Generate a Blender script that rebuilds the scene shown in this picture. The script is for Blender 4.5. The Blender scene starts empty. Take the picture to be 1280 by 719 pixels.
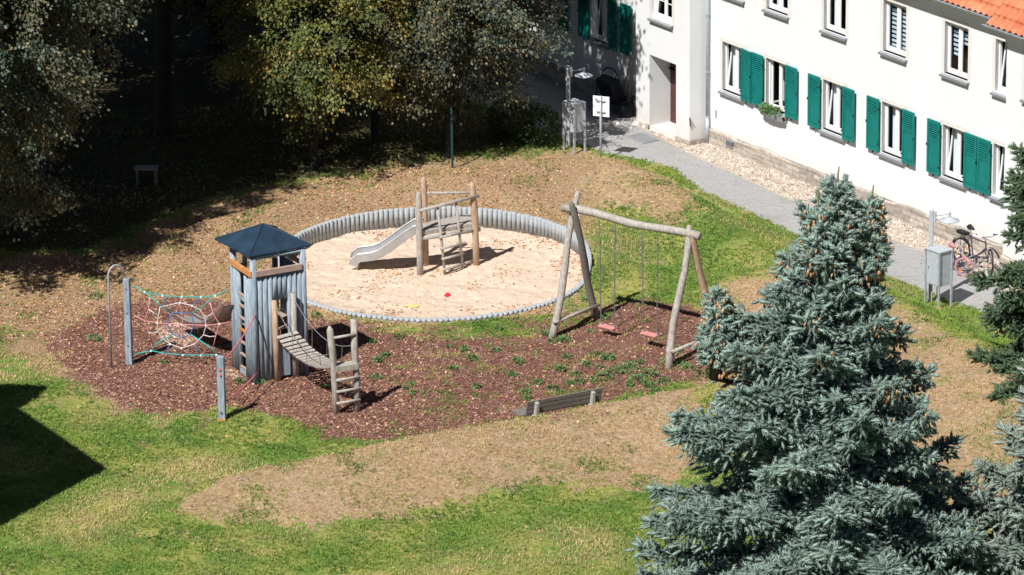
import bpy, math, random
import numpy as np
from mathutils import Vector, Matrix, noise as mnoise
R_ = math.radians
random.seed(7); rng = np.random.default_rng(7)
scene = bpy.context.scene
COL = scene.collection

# ------------------------------------------------------------------ camera, sky, sun, exposure
F = 6200.0; PITCH = R_(18.5); ROLL = 0.0108; D0 = 121.6
CAM = np.array([0, -D0*math.cos(PITCH), D0*math.sin(PITCH)])
FW = np.array([0, math.cos(PITCH), -math.sin(PITCH)]); UP0 = np.array([0, math.sin(PITCH), math.cos(PITCH)]); RT0 = np.array([1., 0, 0])
RT = math.cos(ROLL)*RT0 - math.sin(ROLL)*UP0; UP = math.sin(ROLL)*RT0 + math.cos(ROLL)*UP0
cd = bpy.data.cameras.new('camera'); cam = bpy.data.objects.new('camera', cd); COL.objects.link(cam)
cd.sensor_width = 36; cd.lens = 36*F/1280; cd.clip_start = 1; cd.clip_end = 3000
cam.matrix_world = Matrix(((RT[0], UP[0], -FW[0], CAM[0]), (RT[1], UP[1], -FW[1], CAM[1]), (RT[2], UP[2], -FW[2], CAM[2]), (0, 0, 0, 1)))
scene.camera = cam
SUN_EL = R_(50.6); SUN_AZ = math.atan2(-.543, -.84)      # azimuth of the sun measured from +y towards +x
SUN = np.array([math.sin(SUN_AZ)*math.cos(SUN_EL), math.cos(SUN_AZ)*math.cos(SUN_EL), math.sin(SUN_EL)])
w = bpy.data.worlds.new('World'); scene.world = w; w.use_nodes = True
sky = w.node_tree.nodes.new('ShaderNodeTexSky'); sky.sky_type = 'NISHITA'; sky.sun_disc = False
sky.sun_elevation = SUN_EL; sky.sun_rotation = SUN_AZ; sky.air_density = .5; sky.dust_density = .2; sky.ozone_density = 1.0; sky.altitude = 300
bg = w.node_tree.nodes['Background']; bg.inputs[1].default_value = .05
w.node_tree.links.new(sky.outputs[0], bg.inputs[0])
sl = bpy.data.lights.new('sun', 'SUN'); sl.energy = 5.0; sl.angle = R_(.5); sl.color = (1, .975, .935)
so = bpy.data.objects.new('sun', sl); COL.objects.link(so); so.location = (-20, -30, 60)
so.rotation_euler = Vector(tuple(-SUN)).to_track_quat('-Z', 'Y').to_euler()
scene.view_settings.view_transform = 'Standard'; scene.view_settings.look = 'None'; scene.view_settings.gamma = 1
scene.view_settings.exposure = 0.34
scene.render.engine = 'CYCLES'

# ------------------------------------------------------------------ helpers
def px(x, y, z=0.0):
    d = FW + RT*(x-640)/F - UP*(y-359.5)/F
    t = (z-CAM[2])/d[2]; return CAM + d*t
def pxv(x, y, p0, nrm):
    d = FW + RT*(x-640)/F - UP*(y-359.5)/F
    t = ((np.array(p0)-CAM)@nrm)/(d@nrm); return CAM + d*t
def smooth(a, b, x):
    t = np.clip((x-a)/(b-a), 0, 1); return t*t*(3-2*t)

def tag(o, label=None, cat=None, group=None, kind=None):
    if label: o['label'] = label
    if cat: o['category'] = cat
    if group: o['group'] = group
    if kind: o['kind'] = kind
    return o
def empty(name, loc, label, cat, group=None, rz=0):
    o = bpy.data.objects.new(name, None); COL.objects.link(o); o.location = tuple(loc); o.rotation_euler = (0, 0, rz); o.empty_display_size = .2
    tag(o, label, cat, group); return o
def rootloc(o):
    while o.parent: o = o.parent
    return np.array(o.location)
def kids(o): return [c for c in bpy.data.objects if c.parent == o]
def dup(root, loc=None, rz=None, scale=None, label=None, group=None):
    r = root.copy(); COL.objects.link(r)
    if loc is not None: r.location = tuple(loc)
    if rz is not None: r.rotation_euler = (0, 0, rz)
    if scale is not None: r.scale = (scale,)*3 if not hasattr(scale, '__len__') else scale
    if label: r['label'] = label
    if group: r['group'] = group
    for ch in kids(root):
        if ch == r: continue
        c = ch.copy(); COL.objects.link(c); c.parent = r
        for g in kids(ch):
            e = g.copy(); COL.objects.link(e); e.parent = c
    return r

class MB:
    def __init__(s): s.v = []; s.f = []; s.m = []
    def add(s, V, Fc, mi=0):
        b = len(s.v); s.v += [tuple(map(float, p)) for p in V]; s.f += [tuple(i+b for i in f) for f in Fc]; s.m += [mi]*len(Fc); return s
    def box(s, c, size, ax=None, mi=0, taper=1.0):
        """oriented box, centre c, full size, ax = 3 axis vectors"""
        c = np.array(c, float); A = np.eye(3) if ax is None else np.array(ax, float)
        hx, hy, hz = [q/2 for q in size]; V = []
        for k in (-1, 1):
            t = taper if k > 0 else 1
            for i, j in ((-1, -1), (1, -1), (1, 1), (-1, 1)): V.append(c + A[0]*i*hx*t + A[1]*j*hy*t + A[2]*k*hz)
        fc = [(0, 3, 2, 1), (4, 5, 6, 7), (0, 1, 5, 4), (1, 2, 6, 5), (2, 3, 7, 6), (3, 0, 4, 7)]
        if np.linalg.det(A) < 0: fc = [f[::-1] for f in fc]
        return s.add(V, fc, mi)
    def tube(s, pts, rad, n=8, mi=0, wob=0.0, cap=True):
        """swept tube along points; rad number or list"""
        P = [np.array(p, float) for p in pts]; k = len(P); rr = rad if hasattr(rad, '__len__') else [rad]*k
        ref = None; rings = []
        for i in range(k):
            t = P[min(i+1, k-1)] - P[max(i-1, 0)]; t = t/(np.linalg.norm(t)+1e-9)
            if ref is None:
                ref = np.cross(t, [0, 0, 1.0] if abs(t[2]) < .9 else [1.0, 0, 0])
            a = ref - t*(ref@t); a /= np.linalg.norm(a)+1e-9; ref = a; b = np.cross(t, a)
            ring = []
            for j in range(n):
                an = 2*math.pi*j/n; r = rr[i]*(1+wob*math.sin(3*an+i*1.7+P[0][0]*9)+random.uniform(-wob, wob)*.5)
                ring.append(P[i] + a*math.cos(an)*r + b*math.sin(an)*r)
            rings.append(ring)
        V = [q for r in rings for q in r]; Fc = []
        for i in range(k-1):
            for j in range(n): Fc.append((i*n+j, i*n+(j+1) % n, (i+1)*n+(j+1) % n, (i+1)*n+j))
        if cap: Fc.append(tuple(range(n))[::-1]); Fc.append(tuple((k-1)*n+j for j in range(n)))
        return s.add(V, Fc, mi)
    def quad(s, a, b, c, d, mi=0): return s.add([a, b, c, d], [(0, 1, 2, 3)], mi)
    def torus(s, c, nrm, Rr, r, n=28, m=6, mi=0):
        nrm = np.array(nrm, float)/np.linalg.norm(nrm); a = np.cross(nrm, [0, 0, 1.0]); a /= np.linalg.norm(a); b = np.cross(nrm, a); c = np.array(c, float)
        V = []; Fc = []
        for i in range(n):
            an = 2*math.pi*i/n; dr = a*math.cos(an)+b*math.sin(an)
            for j in range(m):
                bn = 2*math.pi*j/m; V.append(c + dr*(Rr+r*math.cos(bn)) + nrm*r*math.sin(bn))
        for i in range(n):
            for j in range(m): Fc.append((i*m+j, ((i+1) % n)*m+j, ((i+1) % n)*m+(j+1) % m, i*m+(j+1) % m))
        return s.add(V, Fc, mi)
    def build(s, name, mats, parent=None, world=True, smoothf=False, kind=None, bevel=0):
        me = bpy.data.meshes.new(name); V = np.array(s.v)
        if parent is not None and world: V = V - rootloc(parent)
        me.from_pydata(V.tolist(), [], s.f)
        if not isinstance(mats, (list, tuple)): mats = [mats]
        for m in mats: me.materials.append(m)
        if any(s.m): me.polygons.foreach_set('material_index', s.m)
        if smoothf: me.polygons.foreach_set('use_smooth', [True]*len(s.f))
        me.update()
        o = bpy.data.objects.new(name, me); COL.objects.link(o); o.parent = parent
        if kind: o['kind'] = kind
        if bevel:
            b = o.modifiers.new('bevel', 'BEVEL'); b.width = bevel; b.segments = 2; b.limit_method = 'ANGLE'
        return o

def npmesh(name, V, Fq, mats, parent=None, tint=None, attrs=None, smoothf=False):
    """fast mesh from numpy; Fq (n,k) constant-size faces"""
    me = bpy.data.meshes.new(name); n, k = Fq.shape
    if parent is not None: V = V - rootloc(parent)
    me.vertices.add(len(V)); me.vertices.foreach_set('co', V.astype(np.float32).ravel())
    me.loops.add(n*k); me.loops.foreach_set('vertex_index', Fq.astype(np.int32).ravel())
    me.polygons.add(n); me.polygons.foreach_set('loop_start', np.arange(0, n*k, k, dtype=np.int32)); me.polygons.foreach_set('loop_total', np.full(n, k, dtype=np.int32))
    for m in (mats if isinstance(mats, (list, tuple)) else [mats]): me.materials.append(m)
    if smoothf: me.polygons.foreach_set('use_smooth', np.ones(n, dtype=bool))
    A = dict(attrs or {})
    if tint is not None: A['tint'] = tint
    for kx, arr in A.items():
        a = me.attributes.new(kx, 'FLOAT', 'POINT'); a.data.foreach_set('value', arr.astype(np.float32))
    me.update(calc_edges=True); me.validate()
    o = bpy.data.objects.new(name, me); COL.objects.link(o); o.parent = parent
    return o
def stamp(pv, pf, M, T):
    """place prototype (pv,pf) with matrices M (k,3,3) columns=axes and offsets T"""
    k = len(T); V = np.einsum('kij,nj->kni', M, pv) + T[:, None, :]
    Fq = pf[None] + (np.arange(k)*len(pv))[:, None, None]
    return V.reshape(-1, 3), Fq.reshape(-1, pf.shape[1])
def frames(dirs, roll, scale):
    """matrices whose x axis follows dirs"""
    x = dirs/np.linalg.norm(dirs, axis=1, keepdims=True)
    up = np.tile([0, 0, 1.0], (len(x), 1)); up[np.abs(x[:, 2]) > .95] = [1, 0, 0]
    y = np.cross(up, x); y /= np.linalg.norm(y, axis=1, keepdims=True); z = np.cross(x, y)
    c, s = np.cos(roll)[:, None], np.sin(roll)[:, None]
    y2 = y*c + z*s; z2 = -y*s + z*c
    return np.stack([x, y2, z2], 2)*np.asarray(scale).reshape(-1, 1, 1)

# ------------------------------------------------------------------ materials
def N(nt, t, **kw):
    n = nt.nodes.new(t)
    for k, v in kw.items():
        if hasattr(n, k): setattr(n, k, v)
        else: n.inputs[k.replace('_', ' ')].default_value = v
    return n
def mat(name, base, rough=.7, metal=0, var=.25, scale=6, bump=0, bscale=30, stretch=(1, 1, 1), var2=None, tint=None, spec=.3, sub=0):
    """principled with noise-varied colour; var2 = second colour mixed by noise; tint = colour reached where attribute tint = 1"""
    m = bpy.data.materials.new(name); m.use_nodes = True; nt = m.node_tree; L = nt.links; b = nt.nodes['Principled BSDF']
    tc = N(nt, 'ShaderNodeTexCoord'); mp = N(nt, 'ShaderNodeMapping'); mp.inputs['Scale'].default_value = stretch; L.new(tc.outputs['Object'], mp.inputs[0])
    nz = N(nt, 'ShaderNodeTexNoise'); nz.inputs['Scale'].default_value = scale; nz.inputs['Detail'].default_value = 6; L.new(mp.outputs[0], nz.inputs[0])
    cr = N(nt, 'ShaderNodeValToRGB'); e = cr.color_ramp.elements
    c2 = var2 if var2 else tuple(c*(1+var) for c in base)
    c1 = base if var2 else tuple(c*(1-var) for c in base)
    e[0].position = .32; e[1].position = .68; e[0].color = (*c1, 1); e[1].color = (*c2, 1); L.new(nz.outputs[0], cr.inputs[0])
    out = cr.outputs[0]
    if tint:
        at = N(nt, 'ShaderNodeAttribute'); at.attribute_name = 'tint'; mx = N(nt, 'ShaderNodeMix', data_type='RGBA'); L.new(at.outputs['Fac'], mx.inputs[0]); L.new(out, mx.inputs[6]); mx.inputs[7].default_value = (*tint, 1); out = mx.outputs[2]
    L.new(out, b.inputs['Base Color']); b.inputs['Roughness'].default_value = rough; b.inputs['Metallic'].default_value = metal
    b.inputs['Specular IOR Level'].default_value = spec
    if bump:
        n2 = N(nt, 'ShaderNodeTexNoise'); n2.inputs['Scale'].default_value = bscale; n2.inputs['Detail'].default_value = 5; L.new(mp.outputs[0], n2.inputs[0])
        bp = N(nt, 'ShaderNodeBump'); bp.inputs['Strength'].default_value = min(1, bump*20); bp.inputs['Distance'].default_value = bump; L.new(n2.outputs[0], bp.inputs['Height']); L.new(bp.outputs[0], b.inputs['Normal'])
    if sub:   # thin leaf translucency
        tr = N(nt, 'ShaderNodeBsdfTranslucent'); L.new(out, tr.inputs[0]); ms = N(nt, 'ShaderNodeMixShader'); ms.inputs[0].default_value = sub
        L.new(b.outputs[0], ms.inputs[1]); L.new(tr.outputs[0], ms.inputs[2]); L.new(ms.outputs[0], nt.nodes['Material Output'].inputs[0])
    return m
M = {}
M['log'] = mat('weathered_log', (.17, .22, .27), .85, var2=(.36, .42, .47), scale=5, stretch=(6, 6, .7), bump=.006, bscale=14)
M['wood'] = mat('grey_wood', (.27, .24, .21), .85, var2=(.47, .43, .39), scale=5, stretch=(5, 5, 1.2), bump=.004, bscale=16)
M['tanwood'] = mat('tan_wood', (.36, .22, .13), .8, var2=(.50, .38, .28), scale=4, stretch=(6, 6, 1), bump=.003)
M['darkwood'] = mat('dark_wood', (.13, .12, .105), .85, var2=(.24, .22, .195), scale=6, stretch=(2, 2, 9), bump=.003)
M['orangewood'] = mat('orange_wood', (.46, .17, .05), .7, var2=(.62, .30, .12), scale=5, bump=.002)
M['paleplank'] = mat('pale_plank', (.36, .25, .20), .8, var2=(.46, .36, .30), scale=4, bump=.002)
M['roofsheet'] = mat('roof_sheet', (.017, .038, .066), .5, var=.25, scale=3, spec=.4)
M['steel'] = mat('steel', (.46, .46, .46), .5, metal=.55, var=.12, scale=4)
M['galv'] = mat('galvanised', (.42, .46, .50), .55, metal=.25, var=.18, scale=9)
M['greypaint'] = mat('grey_paint', (.43, .46, .50), .5, var=.09, scale=12)
M['white'] = mat('white_paint', (.80, .80, .80), .45, var=.02, scale=3)
M['trim'] = mat('window_surround', (.70, .67, .63), .85, var=.03, scale=5)
M['stucco'] = mat('white_stucco', (.745, .755, .765), .95, var=.02, scale=1.3, bump=.012, bscale=9, spec=.1)
def dirty(m):
    nt = m.node_tree; L = nt.links; b = nt.nodes['Principled BSDF']; src = b.inputs['Base Color'].links[0].from_socket; geo = N(nt, 'ShaderNodeNewGeometry'); sx_ = N(nt, 'ShaderNodeSeparateXYZ'); L.new(geo.outputs['Position'], sx_.inputs[0])
    mp = N(nt, 'ShaderNodeMapping'); mp.inputs['Scale'].default_value = (5, 5, .35); L.new(geo.outputs['Position'], mp.inputs[0]); n = N(nt, 'ShaderNodeTexNoise'); n.inputs['Scale'].default_value = 1.3; n.inputs['Detail'].default_value = 6; L.new(mp.outputs[0], n.inputs[0])
    mr = N(nt, 'ShaderNodeMapRange'); mr.inputs[1].default_value = .95; mr.inputs[2].default_value = .2; L.new(sx_.outputs[2], mr.inputs[0])
    n2 = N(nt, 'ShaderNodeTexNoise'); n2.inputs['Scale'].default_value = 2.2; n2.inputs['Detail'].default_value = 6; L.new(geo.outputs['Position'], n2.inputs[0])
    mm_ = N(nt, 'ShaderNodeMath', operation='MULTIPLY'); L.new(mr.outputs[0], mm_.inputs[0]); L.new(n2.outputs[0], mm_.inputs[1])
    cr = N(nt, 'ShaderNodeMapRange'); cr.inputs[1].default_value = .52; cr.inputs[2].default_value = .8; cr.inputs[4].default_value = .10; L.new(n.outputs[0], cr.inputs[0])
    ad = N(nt, 'ShaderNodeMath', operation='ADD', use_clamp=True); L.new(mm_.outputs[0], ad.inputs[0]); L.new(cr.outputs[0], ad.inputs[1])
    mx = N(nt, 'ShaderNodeMix', data_type='RGBA'); L.new(ad.outputs[0], mx.inputs[0]); L.new(src, mx.inputs[6]); mx.inputs[7].default_value = (.57, .53, .47, 1); L.new(mx.outputs[2], b.inputs['Base Color'])
dirty(M['stucco'])
M['plinth'] = None
M['teal'] = mat('teal_paint', (.004, .175, .155), .5, var=.14, scale=5, spec=.35)
M['sill'] = mat('sill_sheet', (.30, .31, .33), .5, var=.1, scale=8)
M['door'] = mat('brown_door', (.085, .035, .032), .5, var=.15)
M['dark'] = mat('dark_room', (.05, .055, .065), .9, var=.1)
M['curtain'] = mat('curtain_cloth', (.82, .84, .84), .9, var=.1, scale=3, stretch=(9, 9, .3))
M['blind'] = mat('blind_cloth', (.60, .72, .82), .8, var=.05)
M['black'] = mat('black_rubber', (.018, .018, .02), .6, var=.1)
M['pinkrub'] = mat('pink_rubber', (.46, .23, .25), .6, var=.08)
M['purple'] = mat('purple_paint', (.07, .04, .08), .35, var=.1, spec=.5)
M['orange'] = mat('orange_reflector', (.8, .22, .02), .3, var=.05)
M['chrome'] = mat('bright_metal', (.6, .6, .62), .3, metal=.9, var=.05)
M['concrete'] = mat('palisade_concrete', (.37, .40, .42), .9, var=.22, scale=3, bump=.004, bscale=40, tint=(.50, .52, .53))
M['benchstone'] = mat('bench_foot_stone', (.38, .36, .33), .9, var=.15, scale=8, bump=.004)
M['redseat'] = mat('red_seat_rubber', (.60, .24, .23), .6, var=.15, scale=8)
M['ropeteal'] = mat('teal_rope', (.03, .38, .36), .8, var=.15)
M['ropepink'] = mat('pink_rope', (.62, .26, .27), .8, var=.12)
M['ropered'] = mat('red_rope', (.60, .15, .19), .8, var=.12)
M['ropeblue'] = mat('blue_rope', (.06, .17, .42), .8, var=.12)
M['ropewhite'] = mat('pale_rope', (.60, .53, .50), .8, var=.12)
M['chain'] = mat('chain_steel', (.30, .31, .32), .5, metal=.5, var=.2)
M['bark'] = mat('bark', (.035, .03, .026), .95, var=.35, scale=8, stretch=(3, 3, .6), bump=.02, bscale=12)
M['leafg'] = mat('grey_green_leaf', (.03, .05, .034), .5, var2=(.085, .11, .075), scale=1.1, tint=(.22, .16, .06), spec=.4, sub=.15)
M['leafy'] = mat('yellow_green_leaf', (.05, .08, .03), .5, var2=(.17, .20, .045), scale=.8, tint=(.38, .24, .05), spec=.35, sub=.2)
M['hedge'] = mat('hedge_leaf', (.03, .055, .02), .5, var2=(.06, .09, .03), scale=2)
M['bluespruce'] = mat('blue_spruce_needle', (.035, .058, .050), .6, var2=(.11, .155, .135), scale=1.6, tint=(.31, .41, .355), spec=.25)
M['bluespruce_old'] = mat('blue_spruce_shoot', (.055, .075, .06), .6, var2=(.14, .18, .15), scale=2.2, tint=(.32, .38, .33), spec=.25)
M['darkspruce'] = mat('dark_spruce_needle', (.028, .06, .038), .6, var2=(.06, .105, .06), scale=2.2, tint=(.11, .16, .08), spec=.25)
M['cone'] = mat('cone_scales', (.44, .21, .10), .8, var2=(.66, .38, .20), scale=30)
M['shoot'] = mat('bare_shoot', (.20, .19, .08), .8, var=.2, scale=10)
M['clover'] = mat('clover_leaf', (.05, .12, .04), .6, var2=(.10, .20, .06), scale=9, tint=(.15, .26, .09))
M['leaflitter'] = mat('dead_leaf', (.34, .15, .06), .8, var2=(.50, .25, .11), scale=4, tint=(.62, .45, .30))
M['chip'] = mat('bark_chip', (.17, .08, .062), .9, var2=(.33, .17, .125), scale=5, tint=(.58, .38, .30))
M['stone'] = mat('pale_gravel', (.52, .43, .35), .9, var2=(.72, .65, .58), scale=5, tint=(.40, .25, .17))
M['yellow'] = mat('yellow_plastic', (.75, .68, .12), .5, var=.05)
M['darkteal'] = mat('dark_teal_paint', (.015, .06, .07), .5, var=.1)
M['red'] = mat('red_plastic', (.6, .03, .04), .5, var=.05)
M['blackplastic'] = mat('black_plastic', (.02, .025, .03), .5, var=.15)
M['snow'] = mat('guard_metal', (.35, .33, .33), .5, metal=.4, var=.1)

def glass():
    m = bpy.data.materials.new('window_glass'); m.use_nodes = True; nt = m.node_tree; L = nt.links
    for n in list(nt.nodes):
        if n.type == 'BSDF_PRINCIPLED': nt.nodes.remove(n)
    t = N(nt, 'ShaderNodeBsdfTransparent'); t.inputs[0].default_value = (.88, .92, .94, 1); g = N(nt, 'ShaderNodeBsdfGlossy'); g.inputs['Roughness'].default_value = .03
    fr = N(nt, 'ShaderNodeLayerWeight'); fr.inputs[0].default_value = .5; pw = N(nt, 'ShaderNodeMath', operation='POWER'); pw.inputs[1].default_value = 3; L.new(fr.outputs['Facing'], pw.inputs[0]); ma = N(nt, 'ShaderNodeMath', operation='MULTIPLY_ADD'); ma.inputs[1].default_value = .5; ma.inputs[2].default_value = .05; L.new(pw.outputs[0], ma.inputs[0]); mx = N(nt, 'ShaderNodeMixShader'); L.new(ma.outputs[0], mx.inputs[0]); L.new(t.outputs[0], mx.inputs[1]); L.new(g.outputs[0], mx.inputs[2]); L.new(mx.outputs[0], nt.nodes['Material Output'].inputs[0]); return m
M['glass'] = glass()
def brickmat(name, c1, c2, mortar, sc, bw, rh, bump=.02):
    m = bpy.data.materials.new(name); m.use_nodes = True; nt = m.node_tree; L = nt.links; b = nt.nodes['Principled BSDF']
    at = N(nt, 'ShaderNodeUVMap'); bt = N(nt, 'ShaderNodeTexBrick'); bt.inputs['Scale'].default_value = sc; bt.inputs['Brick Width'].default_value = bw; bt.inputs['Row Height'].default_value = rh
    nzw = N(nt, 'ShaderNodeTexNoise'); nzw.inputs['Scale'].default_value = 3.5; L.new(at.outputs[0], nzw.inputs[0])
    va = N(nt, 'ShaderNodeVectorMath', operation='MULTIPLY_ADD'); va.inputs[1].default_value = (.22, .10, 0); L.new(nzw.outputs['Color'], va.inputs[0]); L.new(at.outputs[0], va.inputs[2]); L.new(va.outputs[0], bt.inputs[0])
    bt.inputs['Color1'].default_value = (*c1, 1); bt.inputs['Color2'].default_value = (*c2, 1); bt.inputs['Mortar'].default_value = (*mortar, 1); bt.inputs['Mortar Size'].default_value = .012; bt.inputs['Mortar Smooth'].default_value = .4
    nz = N(nt, 'ShaderNodeTexNoise'); nz.inputs['Scale'].default_value = 7; nz.inputs['Detail'].default_value = 6; L.new(at.outputs[0], nz.inputs[0])
    mx = N(nt, 'ShaderNodeMix', data_type='RGBA', blend_type='MULTIPLY'); mx.inputs[0].default_value = .7; cr = N(nt, 'ShaderNodeValToRGB'); cr.color_ramp.elements[0].position = .3; cr.color_ramp.elements[1].position = .65; cr.color_ramp.elements[0].color = (.55, .5, .45, 1)
    L.new(nz.outputs[0], cr.inputs[0]); L.new(bt.outputs[0], mx.inputs[6]); L.new(cr.outputs[0], mx.inputs[7]); L.new(mx.outputs[2], b.inputs['Base Color']); b.inputs['Roughness'].default_value = .95
    bp = N(nt, 'ShaderNodeBump'); bp.inputs['Distance'].default_value = bump; bp.invert = True; L.new(bt.outputs['Fac'], bp.inputs['Height']); b2 = N(nt, 'ShaderNodeBump'); b2.inputs['Distance'].default_value = .03; L.new(nz.outputs[0], b2.inputs['Height']); L.new(bp.outputs[0], b2.inputs['Normal']); L.new(b2.outputs[0], b.inputs['Normal'])
    return m
M['plinth'] = brickmat('rubble_stone', (.58, .51, .44), (.34, .30, .26), (.42, .39, .36), 1.0, .62, .13)

# ------------------------------------------------------------------ terrain
PC = np.array([-1.92, 1.25]); PR = 3.84
def polyd(P, pts):
    """distance to polyline, interpolated z, signed side (+ = left of direction)"""
    best = np.full(len(P), 1e9); zz = np.zeros(len(P)); side = np.zeros(len(P))
    for a, b in zip(pts[:-1], pts[1:]):
        a = np.array(a); b = np.array(b); ab = b[:2]-a[:2]; L2 = ab@ab; t = np.clip(((P-a[:2])@ab)/L2, 0, 1); q = a[:2]+t[:, None]*ab; dd = P-q; ds = np.hypot(dd[:, 0], dd[:, 1])
        k = ds < best; best[k] = ds[k]; zz[k] = (a[2]+t*(b[2]-a[2]))[k]; side[k] = np.sign(ab[0]*dd[:, 1]-ab[1]*dd[:, 0])[k]
    return best, zz, side
def crest(lst): return [px(x, y, z) for x, y, z in lst]
BACK = crest([(150, 345, .05), (215, 315, .35), (270, 275, .62), (340, 256, .82), (430, 239, .95), (560, 214, 1.0), (690, 199, .92), (757, 198, .85), (830, 226, .65), (890, 262, .5), (945, 305, .35), (975, 330, .2)])
FRONT = crest([(215, 648, .0), (262, 603, .25), (340, 581, .42), (430, 564, .55), (540, 542, .62), (640, 526, .56), (700, 516, .52), (760, 506, .54), (860, 486, .75), (960, 462, .85), (1060, 440, .8)])
RIGHT = crest([(890, 362, .15), (930, 345, .4), (985, 333, .6), (1060, 345, .7), (1140, 384, .75), (1215, 424, .75), (1290, 470, .7), (1400, 540, .6)])
def smax(*a): return (sum(np.maximum(x, 0)**3 for x in a))**(1/3)
def hgt(X, Y):
    X = np.atleast_1d(np.asarray(X, float)); Y = np.atleast_1d(np.asarray(Y, float)); P = np.stack([X, Y], 1)
    near = (np.abs(X) < 40) & (np.abs(Y) < 45)
    H = np.zeros(len(X)); Q = P[near]
    if len(Q):
        r = np.hypot(Q[:, 0]-PC[0], Q[:, 1]-PC[1]); sn = (Q[:, 1]-PC[1])/np.maximum(r, .01); out = r > PR+.09
        ring = ringh(sn)
        d, z, s = polyd(Q, BACK); sg = np.where(s > 0, .85, 2.1); hb = z*np.exp(-(d/sg)**2)*np.where(s > 0, 1, 1)
        f = np.where(out, smooth(0, 1.2, r-PR), 0)
        hb = hb*f + (1-f)*0
        hr = np.where(out, ring*np.exp(-((r-PR)/1.6)**2), 0)
        d, z, s = polyd(Q, FRONT); hf = z*np.where(s > 0, np.exp(-(d/.5)**2), np.exp(-(d/2.3)**2))
        d, z, s = polyd(Q, RIGHT); hg = z*np.where(s > 0, np.exp(-(d/1.1)**2), np.exp(-(d/2.6)**2))
        h = smax(hb, hr, hf, hg)
        # gentle lumps
        h += np.where(out, .035*np.sin(Q[:, 0]*.9+1.3*np.sin(Q[:, 1]*.7))*np.sin(Q[:, 1]*1.1+.5)*smooth(.4, 1.5, r-PR), 0)
        h += np.where(out, .018*np.sin(Q[:, 0]*2.7+Q[:, 1]*1.9)*np.sin(Q[:, 1]*3.1-Q[:, 0]*1.3)*smooth(.4, 1.5, r-PR), .0)
        h = np.where(out, h, -.03+.03*np.sin(Q[:, 0]*2.1+1.7*np.sin(Q[:, 1]*1.6))*np.sin(Q[:, 1]*2.4)+.012*np.sin(Q[:, 0]*6+Q[:, 1]*5)*np.sin(Q[:, 1]*7-Q[:, 0]*3)+.018*np.sin(Q[:, 0]*11+2*np.sin(Q[:, 1]*6))*np.sin(Q[:, 1]*13+1.5*np.sin(Q[:, 0]*8))+.05*smooth(PR-.9, PR, r))
        h += np.where(out, .020*np.sin(Q[:, 0]*12+2.1*np.sin(Q[:, 1]*5+Q[:, 0]*2))*np.sin(Q[:, 1]*11+1.8*np.sin(Q[:, 0]*6-Q[:, 1]*3))*smooth(.4, 1.2, r-PR)*(.4+.6*(np.sin(Q[:, 0]*1.7+2)*np.sin(Q[:, 1]*1.3) > -.2)), 0)
        # path, gravel and building zone stay flat
        db = (Q-W0[:2])@WN[:2]; h = h*smooth(1.9, 4.2, db)
        H[near] = h
    return H
def ringh(sn): return .40*smooth(-.5, .3, sn)+.02
W0 = px(893, 181); WD = np.array([.5487, -.836, 0]); WN = np.array([-.836, -.5487, 0])
def g(x, y):
    """photo point on the ground surface"""
    z = 0.0
    for _ in range(12): p = px(x, y, z); z = .5*z+.5*float(hgt(p[0], p[1])[0])
    p[2] = float(hgt(p[0], p[1])[0]); return p
def gz(p): return float(hgt(p[0], p[1])[0])
def inpoly(P, poly):
    x, y = P[:, 0], P[:, 1]; c = np.zeros(len(P), bool); n = len(poly)
    for i in range(n):
        a, b = poly[i], poly[(i+1) % n]
        k = ((a[1] > y) != (b[1] > y)); xi = (b[0]-a[0])*(y-a[1])/(b[1]-a[1]+1e-12)+a[0]; c ^= k & (x < xi)
    return c
def pmask(P, poly, soft):
    pts = [(*p[:2], 0) for p in poly]; d, _, _ = polyd(P, pts+[pts[0]]); ins = inpoly(P, [p[:2] for p in poly]); sd = np.where(ins, d, -d)
    return smooth(-soft, soft, sd)
def gpoly(l): return [g(x, y) for x, y in l]
DRY = [gpoly([(-500, 330), (0, 318), (100, 318), (180, 285), (270, 250), (340, 232), (430, 218), (560, 196), (690, 184), (765, 194), (835, 232), (868, 262), (835, 292), (770, 262), (745, 290), (745, 330), (720, 390), (385, 420), (150, 520), (40, 452), (-100, 430), (-500, 420)]),
       gpoly([(222, 640), (240, 612), (300, 592), (430, 573), (540, 551), (640, 533), (760, 512), (860, 494), (880, 560), (850, 605), (800, 612), (720, 610), (640, 608), (560, 632), (480, 650), (360, 657), (260, 652)]),
       gpoly([(905, 352), (960, 343), (1060, 352), (1140, 392), (1230, 440), (1400, 520), (1400, 640), (1100, 640), (1000, 540), (850, 500), (860, 470), (890, 400)])]
MULCH = gpoly([(62, 432), (85, 405), (150, 380), (240, 372), (330, 385), (385, 398), (450, 404), (540, 406), (620, 404), (690, 396), (740, 385), (800, 374), (862, 384), (930, 392), (930, 452), (885, 474), (810, 490), (748, 505), (690, 519), (610, 530), (540, 542), (455, 552), (400, 546), (365, 524), (285, 508), (205, 521), (150, 505), (90, 470)])
PATH = [px(x, y) for x, y in [(560, 20), (650, 62), (700, 86), (748, 112), (797, 158), (837, 180), (880, 202), (907, 213), (960, 238), (1010, 260), (1070, 282), (1110, 298), (1153, 315), (1247, 357), (1330, 392), (1420, 440), (1340, 455), (1227, 389), (1190, 377), (1130, 354), (1073, 331), (1020, 305), (975, 284), (920, 258), (877, 238), (840, 210), (803, 200), (757, 192), (700, 172), (640, 150), (560, 110), (400, 70)]]
ub = [W0+WD*u for u in np.linspace(-14, 26, 12)]
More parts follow.
